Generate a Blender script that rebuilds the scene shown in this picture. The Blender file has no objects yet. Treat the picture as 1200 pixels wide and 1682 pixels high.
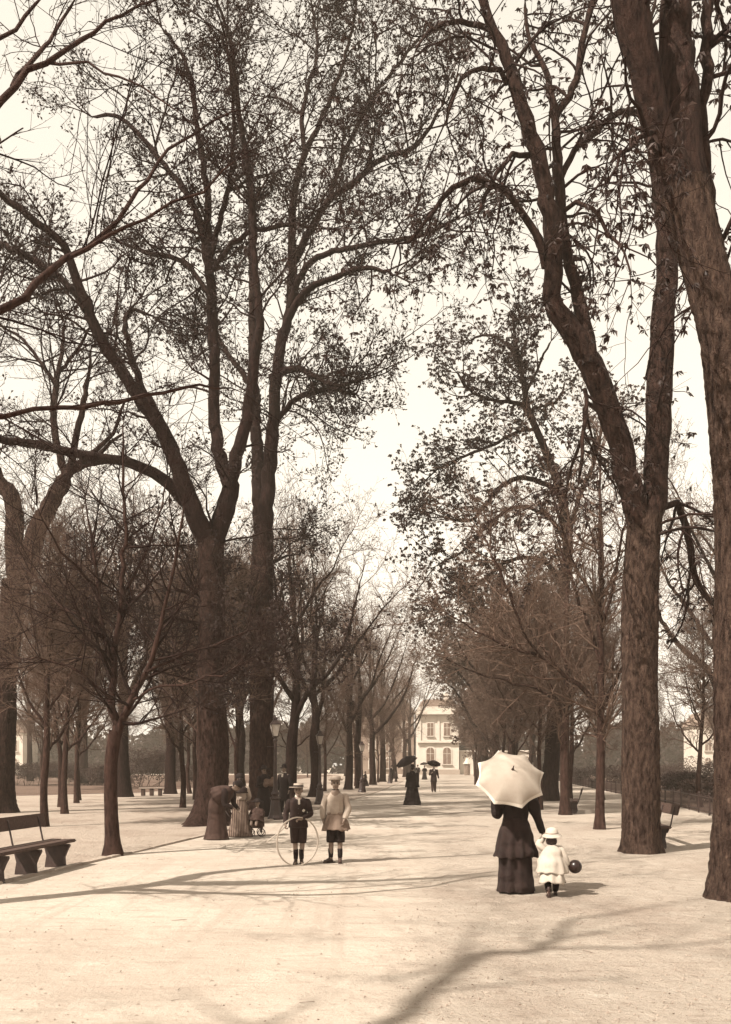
import bpy, bmesh, math, random
import numpy as np
from mathutils import Vector, Matrix

sc = bpy.context.scene
COL = sc.collection
R = math.radians

# ------------------------------------------------------------------ camera, sky, sun, exposure
CAM_H = 1.65; F_PX = 1500.0; HORIZON = 1257.0
cd = bpy.data.cameras.new('camera'); cam = bpy.data.objects.new('camera', cd); COL.objects.link(cam)
cd.sensor_fit = 'HORIZONTAL'; cd.sensor_width = 36; cd.lens = 36 * F_PX / 1200
cd.shift_y = (HORIZON - 841) / 1200
cd.clip_end = 3000; cd.clip_start = 0.1
cam.location = (0, 0, CAM_H); cam.rotation_euler = (R(90), 0, 0)
sc.camera = cam

SUN_EL = R(48); SHD = Vector((0.77, 0.64, 0)).normalized()          # SHD: the way shadows fall on the ground
w = bpy.data.worlds.new('World'); sc.world = w; w.use_nodes = True
nt = w.node_tree; nt.nodes.clear()
sky = nt.nodes.new('ShaderNodeTexSky'); sky.sky_type = 'NISHITA'; sky.sun_disc = False
sky.sun_elevation = SUN_EL; sky.sun_rotation = math.atan2(-SHD.x, -SHD.y) % (2 * math.pi)
sky.dust_density = 1.5; sky.air_density = 1.0; sky.altitude = 100
bw = nt.nodes.new('ShaderNodeSeparateColor')          # a collodion plate sees only the blue of the sky
tint = nt.nodes.new('ShaderNodeMix'); tint.data_type = 'RGBA'; tint.blend_type = 'MULTIPLY'; tint.inputs[0].default_value = 1
tint.inputs[7].default_value = (1.0, 0.915, 0.78, 1)
bg = nt.nodes.new('ShaderNodeBackground'); bg.inputs[1].default_value = 0.15
wo = nt.nodes.new('ShaderNodeOutputWorld')
nt.links.new(sky.outputs[0], bw.inputs[0]); pw = nt.nodes.new('ShaderNodeMath'); pw.operation = 'POWER'; pw.inputs[1].default_value = .4; ml = nt.nodes.new('ShaderNodeMath'); ml.operation = 'MULTIPLY'; ml.inputs[1].default_value = 1.42     # the plate's own soft response
nt.links.new(bw.outputs[2], pw.inputs[0]); nt.links.new(pw.outputs[0], ml.inputs[0]); nt.links.new(ml.outputs[0], tint.inputs[6])
nt.links.new(tint.outputs[2], bg.inputs[0]); nt.links.new(bg.outputs[0], wo.inputs[0])

sd = bpy.data.lights.new('sun', 'SUN'); sd.energy = 3.1; sd.angle = R(0.53); sd.color = (1.0, 0.95, 0.85)
sun = bpy.data.objects.new('sun', sd); COL.objects.link(sun)
sun.rotation_euler = Vector((SHD.x * math.cos(SUN_EL), SHD.y * math.cos(SUN_EL), -math.sin(SUN_EL))).to_track_quat('-Z', 'Y').to_euler()
sun.location = (-20, -30, 40)
sc.view_settings.view_transform = 'Standard'; sc.view_settings.look = 'None'
sc.view_settings.gamma = 1; sc.view_settings.use_curve_mapping = False
sc.view_settings.exposure = 1.72
sc.cycles.max_bounces = 3; sc.cycles.diffuse_bounces = 1; sc.cycles.adaptive_threshold = 0.02; sc.cycles.debug_use_spatial_splits = True; sc.cycles.transparent_max_bounces = 6

def gp(u, v):                       # the ground point seen at a pixel of the photograph
    d = CAM_H * F_PX / (v - HORIZON)
    return Vector(((u - 600) / F_PX * d, d, 0))
def P3(u, v, d):
    return np.array([(u - 600) / F_PX * d, d, CAM_H + (HORIZON - v) / F_PX * d])

# ------------------------------------------------------------------ materials (a sepia world: every colour is a brown)
def mat(name, c1, c2=None, rough=0.85, scale=6.0, bump=0.0, bscale=None, stretch=(1, 1, 1), detail=5, metal=0.0, spec=0.3, bdist=0.02, transl=0.0):
    m = bpy.data.materials.new(name); m.use_nodes = True
    t = m.node_tree; b = t.nodes['Principled BSDF']
    b.inputs['Roughness'].default_value = rough; b.inputs['Metallic'].default_value = metal
    b.inputs['Specular IOR Level'].default_value = spec
    if c2 is None: c2 = tuple(x * 1.25 for x in c1)
    tc = t.nodes.new('ShaderNodeTexCoord'); mp = t.nodes.new('ShaderNodeMapping'); mp.inputs['Scale'].default_value = stretch
    t.links.new(tc.outputs['Object'], mp.inputs[0])
    n = t.nodes.new('ShaderNodeTexNoise'); n.inputs['Scale'].default_value = scale; n.inputs['Detail'].default_value = detail
    n.inputs['Roughness'].default_value = 0.6
    t.links.new(mp.outputs[0], n.inputs['Vector'])
    r = t.nodes.new('ShaderNodeValToRGB')
    r.color_ramp.elements[0].position = 0.32; r.color_ramp.elements[0].color = (*c1, 1)
    r.color_ramp.elements[1].position = 0.68; r.color_ramp.elements[1].color = (*c2, 1)
    t.links.new(n.outputs['Fac'], r.inputs[0]); t.links.new(r.outputs[0], b.inputs['Base Color'])
    if bump:
        n2 = t.nodes.new('ShaderNodeTexNoise'); n2.inputs['Scale'].default_value = bscale or scale; n2.inputs['Detail'].default_value = 6
        t.links.new(mp.outputs[0], n2.inputs['Vector'])
        bp = t.nodes.new('ShaderNodeBump'); bp.inputs['Strength'].default_value = bump; bp.inputs['Distance'].default_value = bdist
        t.links.new(n2.outputs['Fac'], bp.inputs['Height']); t.links.new(bp.outputs[0], b.inputs['Normal'])
    if transl:
        tr = t.nodes.new('ShaderNodeBsdfTranslucent'); t.links.new(r.outputs[0], tr.inputs[0])
        mx = t.nodes.new('ShaderNodeMixShader'); mx.inputs[0].default_value = transl
        t.links.new(b.outputs[0], mx.inputs[1]); t.links.new(tr.outputs[0], mx.inputs[2])
        t.links.new(mx.outputs[0], t.nodes['Material Output'].inputs[0])
    return m

def S(v):                           # the sepia print's tone of luminance v
    l = math.log10(max(v, .005)); xs = [-2.2, -1.5, -1.0, -.5, -.2]
    g = float(np.interp(l, xs, [.44, .53, .66, .835, .91])); b = float(np.interp(l, xs, [.34, .40, .49, .69, .81]))
    r = v / (.2126 + .7152 * g + .0722 * b); return (r, r * g, r * b)

def bark(name, lo, hi, sc_=9, bump=0.8, bd=0.03):
    m = mat(name, S(lo), S(hi), 0.95, sc_ * 1.3, 0, stretch=(1, 1, .3), spec=0.1, detail=9)
    t = m.node_tree; b = t.nodes['Principled BSDF']; mp = [n for n in t.nodes if n.type == 'MAPPING'][0]
    vo = t.nodes.new('ShaderNodeTexVoronoi'); vo.feature = 'DISTANCE_TO_EDGE'; vo.inputs['Scale'].default_value = sc_ * 1.7
    nz = t.nodes.new('ShaderNodeTexNoise'); nz.inputs['Scale'].default_value = sc_ * 3; nz.inputs['Detail'].default_value = 6
    wv = t.nodes.new('ShaderNodeVectorMath'); wv.operation = 'MULTIPLY_ADD'; wv.inputs[1].default_value = (.12, .12, .12)
    t.links.new(mp.outputs[0], nz.inputs['Vector'])
    t.links.new(nz.outputs['Color'], wv.inputs[0]); t.links.new(mp.outputs[0], wv.inputs[2]); t.links.new(wv.outputs[0], vo.inputs['Vector'])
    ad = t.nodes.new('ShaderNodeMath'); ad.operation = 'MULTIPLY_ADD'; ad.inputs[1].default_value = 1.6
    mi = t.nodes.new('ShaderNodeMath'); mi.operation = 'MINIMUM'; mi.inputs[1].default_value = .28
    t.links.new(vo.outputs['Distance'], mi.inputs[0]); t.links.new(mi.outputs[0], ad.inputs[0]); t.links.new(nz.outputs['Fac'], ad.inputs[2])
    bp = t.nodes.new('ShaderNodeBump'); bp.inputs['Strength'].default_value = bump; bp.inputs['Distance'].default_value = bd
    t.links.new(ad.outputs[0], bp.inputs['Height']); t.links.new(bp.outputs[0], b.inputs['Normal'])
    return m

M = {}
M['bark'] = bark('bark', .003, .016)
M['bark_pale'] = bark('bark_pale', .008, .07, 13, 1.0, .04)  # trunk bark made paler: light from the ground is put into the colour
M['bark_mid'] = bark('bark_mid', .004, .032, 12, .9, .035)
M['bark_smooth'] = bark('bark_smooth', .007, .03, 14, .35, .012)
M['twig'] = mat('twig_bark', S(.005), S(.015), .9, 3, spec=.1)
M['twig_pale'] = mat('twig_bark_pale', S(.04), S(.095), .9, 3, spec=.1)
M['bud'] = mat('bud', S(.007), S(.02), .8, 2, transl=.2)
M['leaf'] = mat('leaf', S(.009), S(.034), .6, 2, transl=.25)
M['leaf_shrub'] = mat('leaf_shrub', S(.016), S(.05), .6, 2, transl=.2)
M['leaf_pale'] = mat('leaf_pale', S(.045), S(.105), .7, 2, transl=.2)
M['litter'] = mat('dry_litter', S(.07), S(.15), .9, 3)
M['black'] = mat('black_cloth', S(.004), S(.008), .9, 9, .25, 60, bdist=.004)
M['dark'] = mat('dark_cloth', S(.006), S(.014), .92, 8, .3, 70, bdist=.004)
M['darkgrey'] = mat('brown_cloth', S(.018), S(.034), .92, 8, .3, 60, bdist=.004)
M['grey'] = mat('grey_cloth', S(.07), S(.12), .92, 7, .3, 60, bdist=.004)
M['light'] = mat('linen_cloth', S(.19), S(.27), .92, 7, .3, 60, bdist=.004)
M['smock'] = mat('smock_cloth', S(.09), S(.15), .92, 7, .3, 60, bdist=.004)
M['white'] = mat('white_cloth', S(.33), S(.41), .9, 7, .25, 50, bdist=.004)
M['parasol'] = mat('parasol_cloth', S(.27), S(.33), .8, 5, .1, 80, bdist=.003, transl=.18)
M['trim'] = mat('parasol_trim', S(.40), S(.45), .8, 5)
M['skin'] = mat('skin', S(.11), S(.15), .6, 8)
M['hair'] = mat('hair', S(.006), S(.02), .6, 30, .5, 60, bdist=.006)
M['straw'] = mat('straw', S(.19), S(.27), .8, 40, .3, 90, bdist=.003)
M['leather'] = mat('boot_leather', S(.012), S(.03), .45, 12)
M['rubber'] = mat('ball_rubber', S(.006), S(.011), .3, 5, spec=.35)
M['iron'] = mat('cast_iron', S(.010), S(.024), .55, 10, .2, 40, spec=.4)
M['wood'] = mat('bench_wood', S(.02), S(.05), .75, 3, .4, 12, stretch=(1, 8, 8))
M['wood_pale'] = mat('weathered_wood', S(.16), S(.30), .8, 3, .4, 12, stretch=(1, 8, 8))
M['cane'] = mat('pale_cane', S(.28), S(.36), .6, 10)
M['stone'] = mat('kerb_granite', S(.18), S(.28), .9, 12, .4, 40, bdist=.006)
M['wall'] = mat('pale_stone', S(.38), S(.46), .9, .6, .1, 4)
M['wall_dim'] = mat('shaded_wall', S(.12), S(.18), .9, .6)  # the far wall's shade is put into this brown
M['roof'] = mat('slate_roof', S(.10), S(.16), .8, 2)
M['hedge'] = mat('hedge_leaf', S(.03), S(.07), .8, 2)
gm = bpy.data.materials.new('lantern_glass'); gm.use_nodes = True
b_ = gm.node_tree.nodes['Principled BSDF']; b_.inputs['Base Color'].default_value = (*S(.42), 1); b_.inputs['Roughness'].default_value = .25; b_.inputs['Alpha'].default_value = .62
nn = gm.node_tree.nodes.new('ShaderNodeTexNoise'); nn.inputs['Scale'].default_value = 14
rr = gm.node_tree.nodes.new('ShaderNodeValToRGB'); rr.color_ramp.elements[0].color = (*S(.3), 1); rr.color_ramp.elements[1].color = (*S(.5), 1)
gm.node_tree.links.new(nn.outputs['Fac'], rr.inputs[0]); gm.node_tree.links.new(rr.outputs[0], b_.inputs['Base Color'])
M['glass'] = gm
M['pane'] = mat('window_glass', S(.07), S(.13), .12, 1.5, spec=.6)

M['stripe'] = mat('striped_cloth', S(.06), S(.10), .92, 7)
t_ = M['stripe'].node_tree; wv_ = t_.nodes.new('ShaderNodeTexWave'); wv_.wave_type = 'BANDS'; wv_.bands_direction = 'X'; wv_.inputs['Scale'].default_value = 8.5; wv_.inputs['Distortion'].default_value = .6
rp_ = t_.nodes.new('ShaderNodeValToRGB'); rp_.color_ramp.elements[0].color = (*S(.03), 1); rp_.color_ramp.elements[1].color = (*S(.14), 1); rp_.color_ramp.elements[0].position = .35; rp_.color_ramp.elements[1].position = .6
tcs = t_.nodes.new('ShaderNodeTexCoord'); t_.links.new(tcs.outputs['Object'], wv_.inputs['Vector']); t_.links.new(wv_.outputs['Fac'], rp_.inputs[0]); t_.links.new(rp_.outputs[0], t_.nodes['Principled BSDF'].inputs['Base Color'])
def tone_net(t, tc, tones, off=0.0):
    prev = None
    for i, (c, s_, lo, hi, st) in enumerate(tones):
        if prev is None:
            rgb = t.nodes.new('ShaderNodeRGB'); rgb.outputs[0].default_value = (*c, 1); prev = rgb.outputs[0]; continue
        mp = t.nodes.new('ShaderNodeMapping'); mp.inputs['Scale'].default_value = st; mp.inputs['Location'].default_value = (i * 7.3 + off, i * 3.1, 0)
        t.links.new(tc.outputs['Object'], mp.inputs[0])
        n = t.nodes.new('ShaderNodeTexNoise'); n.inputs['Scale'].default_value = s_; n.inputs['Detail'].default_value = 7; n.inputs['Roughness'].default_value = .65
        t.links.new(mp.outputs[0], n.inputs['Vector'])
        mr = t.nodes.new('ShaderNodeMapRange'); mr.inputs[1].default_value = lo; mr.inputs[2].default_value = hi
        t.links.new(n.outputs['Fac'], mr.inputs[0])
        mx = t.nodes.new('ShaderNodeMix'); mx.data_type = 'RGBA'; mx.inputs[7].default_value = (*c, 1)
        t.links.new(mr.outputs[0], mx.inputs[0]); t.links.new(prev, mx.inputs[6]); prev = mx.outputs[2]
    return prev
def ground_mat(name, tones, left, bump, bsc, bdist):
    """left: a second set of tones worn into the ground left of the line x = .0885 y - .36, the two mixing over about a metre"""
    m = bpy.data.materials.new(name); m.use_nodes = True; t = m.node_tree; b = t.nodes['Principled BSDF']
    b.inputs['Roughness'].default_value = .95; b.inputs['Specular IOR Level'].default_value = .15
    tc = t.nodes.new('ShaderNodeTexCoord'); col = tone_net(t, tc, tones)
    n1 = t.nodes.new('ShaderNodeTexNoise'); n1.inputs['Scale'].default_value = bsc; n1.inputs['Detail'].default_value = 8; n1.inputs['Roughness'].default_value = .7
    t.links.new(tc.outputs['Object'], n1.inputs['Vector'])
    bp = t.nodes.new('ShaderNodeBump'); bp.inputs['Strength'].default_value = bump; bp.inputs['Distance'].default_value = bdist
    n2 = t.nodes.new('ShaderNodeTexNoise'); n2.inputs['Scale'].default_value = 4.5; n2.inputs['Detail'].default_value = 4; t.links.new(tc.outputs['Object'], n2.inputs['Vector'])
    hs = t.nodes.new('ShaderNodeMath'); hs.operation = 'MULTIPLY_ADD'; hs.inputs[1].default_value = 1.6; t.links.new(n2.outputs['Fac'], hs.inputs[0]); t.links.new(n1.outputs['Fac'], hs.inputs[2])
    t.links.new(hs.outputs[0], bp.inputs['Height']); t.links.new(bp.outputs[0], b.inputs['Normal'])
    if left:
        c2 = tone_net(t, tc, left, 3.7)
        sp = t.nodes.new('ShaderNodeSeparateXYZ'); t.links.new(tc.outputs['Object'], sp.inputs[0])
        ln = t.nodes.new('ShaderNodeMath'); ln.operation = 'MULTIPLY_ADD'; ln.inputs[1].default_value = -.0885; ln.inputs[2].default_value = .36; t.links.new(sp.outputs[1], ln.inputs[0])
        ad = t.nodes.new('ShaderNodeMath'); ad.operation = 'ADD'; t.links.new(ln.outputs[0], ad.inputs[0]); t.links.new(sp.outputs[0], ad.inputs[1])
        nz = t.nodes.new('ShaderNodeTexNoise'); nz.inputs['Scale'].default_value = 2.2; nz.inputs['Detail'].default_value = 9; nz.inputs['Roughness'].default_value = .75; t.links.new(tc.outputs['Object'], nz.inputs['Vector'])
        s2 = t.nodes.new('ShaderNodeMath'); s2.operation = 'MULTIPLY_ADD'; s2.inputs[1].default_value = 2.6; t.links.new(nz.outputs['Fac'], s2.inputs[0]); t.links.new(ad.outputs[0], s2.inputs[2])
        mr = t.nodes.new('ShaderNodeMapRange'); mr.interpolation_type = 'SMOOTHSTEP'; mr.inputs[1].default_value = .95; mr.inputs[2].default_value = 1.75; t.links.new(s2.outputs[0], mr.inputs[0])
        mx = t.nodes.new('ShaderNodeMix'); mx.data_type = 'RGBA'; t.links.new(mr.outputs[0], mx.inputs[0]); t.links.new(c2, mx.inputs[6]); t.links.new(col, mx.inputs[7]); col = mx.outputs[2]
        st_ = t.nodes.new('ShaderNodeMath'); st_.operation = 'MULTIPLY_ADD'; st_.inputs[1].default_value = bump * .45; st_.inputs[2].default_value = bump * .55; t.links.new(mr.outputs[0], st_.inputs[0]); t.links.new(st_.outputs[0], bp.inputs['Strength'])
    t.links.new(col, b.inputs['Base Color'])
    return m
G1 = (1, 1, 1)
GRAVEL = [(S(.29), 1, 0, 1, G1), (S(.22), .55, .48, .68, (1, .6, 1)), (S(.35), 2.3, .52, .75, G1), (S(.19), 7, .55, .70, (.6, 1.3, 1)), (S(.13), 30, .57, .70, G1), (S(.40), 45, .60, .72, G1)]
WORN = [(S(.33), 1, 0, 1, G1), (S(.265), .35, .42, .66, (.6, 1.2, 1)), (S(.37), 1.4, .55, .8, G1), (S(.24), 3.2, .52, .68, (.45, 1.7, 1)), (S(.26), 1.1, .52, .66, (2.6, .16, 1)), (S(.22), 11, .57, .70, (.6, 1.4, 1)), (S(.18), 34, .60, .74, G1)]
M['gravel'] = ground_mat('gravel_ground', GRAVEL, WORN, 1.0, 22, .04)
M['path'] = ground_mat('path_ground', GRAVEL, WORN, 1.0, 22, .04)
M['verge'] = ground_mat('verge_ground', [(S(.25), 1, 0, 1, G1), (S(.18), .7, .48, .66, (1, .6, 1)), (S(.31), 2.0, .55, .8, G1), (S(.12), 24, .60, .75, G1)], None, .9, 18, .04)
M['lawn'] = ground_mat('lawn_ground', [(S(.085), 1, 0, 1, G1), (S(.055), .4, .45, .65, G1), (S(.12), 3, .5, .8, G1)], None, 1.0, 30, .05)

# ------------------------------------------------------------------ object helpers
def empty(name, loc=(0, 0, 0), rz=0.0, label=None, cat=None, group=None):
    o = bpy.data.objects.new(name, None); COL.objects.link(o); o.location = loc; o.rotation_euler = (0, 0, rz); o.empty_display_size = .2
    tag(o, label, cat, group); return o
def tag(o, label=None, cat=None, group=None, kind=None):
    if label: o['label'] = label
    if cat: o['category'] = cat
    if group: o['group'] = group
    if kind: o['kind'] = kind
    return o
def link(name, me, m=None, parent=None, loc=None):
    o = bpy.data.objects.new(name, me); COL.objects.link(o)
    if m is not None and len(me.materials) == 0: me.materials.append(M[m] if isinstance(m, str) else m)
    if parent is not None: o.parent = parent
    if loc is not None: o.location = loc
    return o
def copy_tree(o, parent=None):
    c = o.copy(); COL.objects.link(c); c.parent = parent
    for ch in list(o.children): copy_tree(ch, c)
    return c
def np_mesh(name, V, Fq, smooth=True):
    """V (n,3); Fq (m,k) faces of one size"""
    me = bpy.data.meshes.new(name); V = np.asarray(V, np.float32); Fq = np.asarray(Fq, np.int32); k = Fq.shape[1]
    me.vertices.add(len(V)); me.vertices.foreach_set('co', V.ravel())
    me.loops.add(Fq.size); me.loops.foreach_set('vertex_index', Fq.ravel())
    me.polygons.add(len(Fq)); me.polygons.foreach_set('loop_start', np.arange(0, Fq.size, k, dtype=np.int32))
    me.polygons.foreach_set('use_smooth', np.full(len(Fq), smooth, bool))
    me.update(calc_edges=True); return me
def bm_mesh(name, bm, smooth=False):
    bmesh.ops.recalc_face_normals(bm, faces=bm.faces)
    me = bpy.data.meshes.new(name); bm.to_mesh(me); bm.free()
    if smooth: me.polygons.foreach_set('use_smooth', np.full(len(me.polygons), True, bool))
    return me
def box(bm, c, s, rot=None, taper=None):
    r = bmesh.ops.create_cube(bm, size=1)
    for v in r['verts']:
        z = v.co.z
        v.co = Vector((v.co.x * s[0], v.co.y * s[1], v.co.z * s[2]))
        if taper and z > 0: v.co.x *= taper; v.co.y *= taper
        if rot is not None: v.co = rot @ v.co
        v.co += Vector(c)
    return r['verts']
def rbox(c, s, bev=.008, rot=None):
    bm = bmesh.new(); box(bm, (0, 0, 0), s)
    bmesh.ops.bevel(bm, geom=list(bm.edges), offset=min(bev, min(s) * .4), segments=2, affect='EDGES')
    for v in bm.verts: v.co = (rot @ v.co if rot is not None else v.co) + Vector(c)
    return bm_mesh('box', bm)
def lathe(prof, n=16, twist=0):
    V, Fq = [], []
    for r, z in prof:
        for k in range(n):
            a = 2 * math.pi * k / n + twist; V.append((r * math.cos(a), r * math.sin(a), z))
    for i in range(len(prof) - 1):
        for k in range(n):
            Fq.append((i * n + k, i * n + (k + 1) % n, (i + 1) * n + (k + 1) % n, (i + 1) * n + k))
    return np_mesh('lathe', np.array(V), np.array(Fq), smooth=n > 9)

def catmull(P, step):
    P = np.asarray(P, float); out = []
    n = len(P)
    for i in range(n - 1):
        p0, p1, p2, p3 = P[max(i - 1, 0)], P[i], P[i + 1], P[min(i + 2, n - 1)]
        m = max(1, int(np.linalg.norm((p2 - p1)[:3]) / step))
        for k in range(m):
            t = k / m
            out.append(.5 * (2 * p1 + (p2 - p0) * t + (2 * p0 - 5 * p1 + 4 * p2 - p3) * t * t + (3 * p1 - p0 - 3 * p2 + p3) * t ** 3))
    out.append(P[-1]); return np.array(out)

def norm(a): return a / (np.linalg.norm(a, axis=-1, keepdims=True) + 1e-9)
def tubes(pts, rad, sides, ref=None, rough=0.0, rng=None):
    """pts (N,K,3), rad (N,K) -> verts, quads"""
    N, K, _ = pts.shape
    T = np.empty_like(pts); T[:, 1:-1] = pts[:, 2:] - pts[:, :-2]; T[:, 0] = pts[:, 1] - pts[:, 0]; T[:, -1] = pts[:, -1] - pts[:, -2]
    T = norm(T)
    if ref is None:
        ref = np.where(np.abs(T[:, :1, 2:3]) > .75, np.array([[[1., .13, 0]]]), np.array([[[.1, .05, 1.]]]))
    U = norm(np.cross(T, np.broadcast_to(ref, T.shape))); W = np.cross(T, U)
    a = np.arange(sides) * 2 * math.pi / sides
    rr = rad[:, :, None]
    if rough and rng is not None: rr = rr * (1 + rough * rng.standard_normal((N, K, sides)))
    V = pts[:, :, None] + (rr * np.cos(a))[..., None] * U[:, :, None] + (rr * np.sin(a))[..., None] * W[:, :, None]
    idx = np.arange(N * K * sides).reshape(N, K, sides); nx = np.roll(idx, -1, 2)
    Q = np.stack([idx[:, :-1], nx[:, :-1], nx[:, 1:], idx[:, 1:]], -1).reshape(-1, 4)
    return V.reshape(-1, 3), Q
def join(parts):
    Vs, Qs, o = [], [], 0
    for V, Q in parts: Vs.append(V); Qs.append(Q + o); o += len(V)
    return np.concatenate(Vs), np.concatenate(Qs)
def tube_mesh(P, r, sides=8, step=None):
    P = np.asarray(P, float); r = np.broadcast_to(np.asarray(r, float), (len(P),))
    q = np.concatenate([P, r[:, None]], 1)
    if step: q = catmull(q, step)
    V, Q = tubes(q[None, :, :3], q[None, :, 3], sides)
    me = np_mesh('tube', V, Q)
    bm = bmesh.new(); bm.from_mesh(me); bmesh.ops.holes_fill(bm, edges=[e for e in bm.edges if e.is_boundary], sides=0)
    bm.to_mesh(me); bm.free(); return me

# ------------------------------------------------------------------ trees
def grow(st, d, L, r0, r1, K, wig, trop, rng):
    N = len(st); pts = np.empty((N, K + 1, 3)); pts[:, 0] = st; d = norm(d)
    trop = np.broadcast_to(np.asarray(trop, float), (K,)) if np.ndim(trop) == 0 else np.interp(np.linspace(0, 1, K), np.linspace(0, 1, len(trop)), trop)
    for k in range(K):
        d = d + wig * rng.standard_normal((N, 3)); d[:, 2] += trop[k]; d = norm(d)
        pts[:, k + 1] = pts[:, k] + d * (L / K)[:, None]
    t = np.linspace(0, 1, K + 1)
    rad = r0[:, None] * (1 - t) + r1[:, None] * t
    return pts, rad
def spawn(pts, rad, n, tlo, thi, alo, ahi, up, rng):
    N, K, _ = pts.shape; K -= 1
    i = np.repeat(np.arange(N), n); t = rng.uniform(tlo, thi, len(i)) * K
    k = np.minimum(t.astype(int), K - 1); f = (t - k)[:, None]
    p = pts[i, k] * (1 - f) + pts[i, k + 1] * f; tg = norm(pts[i, k + 1] - pts[i, k])
    pr = norm(np.cross(tg, rng.standard_normal((len(i), 3)))); pr[:, 2] += up; pr = norm(pr - tg * np.sum(pr * tg, 1)[:, None])
    a = rng.uniform(alo, ahi, len(i))[:, None]
    return p, np.cos(a) * tg + np.sin(a) * pr, rad[i, k], t / K, i
def kites(pos, d, size, width, rng, droop=0.0):
    """one folded leaf per row: two triangles"""
    N = len(pos); d = norm(d); s = norm(np.cross(d, rng.standard_normal((N, 3)))); n_ = np.cross(d, s)
    L = size[:, None]
    a = pos; m = pos + d * L * .5; b = pos + d * L - n_ * L * .15
    b[:, 2] -= droop * size
    l = m + s * L * width + n_ * L * .12; r = m - s * L * width + n_ * L * .12
    V = np.stack([a, l, b, r], 1).reshape(-1, 3); i = np.arange(N)[:, None] * 4
    Q = np.concatenate([i + np.array([0, 1, 2]), i + np.array([0, 2, 3])], 0)
    return V, Q
def seg_trunk(pts, rad, sides, flare, rng, seed):
    """a trunk with root flare and an uneven section; pts (K,3)"""
    K = len(pts); T = np.gradient(pts, axis=0); T = norm(T)
    U = norm(np.cross(T, np.array([.05, 1., .02]))); W = np.cross(T, U)
    a = np.arange(sides) * 2 * math.pi / sides
    h = pts[:, 2] - pts[0, 2]
    ph = rng.uniform(0, 6.28, 5)
    lob = (.5 + .5 * np.cos(5 * a + ph[0])) * .6 + (.5 + .5 * np.cos(3 * a + ph[1])) * .5
    fl = np.exp(-np.maximum(h, 0) / .32)[:, None] * flare * lob[None]
    un = .045 * np.cos(2 * a + ph[2])[None] + .03 * np.cos(3 * a[None] + ph[3] + h[:, None] * 1.3) + .03 * np.cos(4 * a[None] + h[:, None] * 2.1 + ph[4]) + .018 * rng.standard_normal((K, sides))
    rr = rad[:, None] * (1 + fl + un)
    if sides >= 30:                                           # bark ridges as real relief
        for cell, na, amp in ((.30, sides // 2, .012), (.11, sides, .007)):
            nh = int(h.max() / cell) + 3; g = np.abs(rng.standard_normal((nh, na))); g = np.minimum(g, 1.6)
            hi = np.clip(h, 0, None) / cell; k0 = np.minimum(hi.astype(int), nh - 2); fz = (hi - k0)[:, None]
            ga = g[k0] * (1 - fz) + g[k0 + 1] * fz; ai = np.arange(sides) * na / sides; a0 = ai.astype(int) % na; fa = ai - ai.astype(int)
            rr = rr + amp * (ga[:, a0] * (1 - fa) + ga[:, (a0 + 1) % na] * fa - .8)
    V = pts[:, None] + (rr * np.cos(a))[..., None] * U[:, None] + (rr * np.sin(a))[..., None] * W[:, None]
    idx = np.arange(K * sides).reshape(K, sides); nx = np.roll(idx, -1, 1)
    Q = np.stack([idx[:-1], nx[:-1], nx[1:], idx[1:]], -1).reshape(-1, 4)
    return V.reshape(-1, 3), Q

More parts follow.
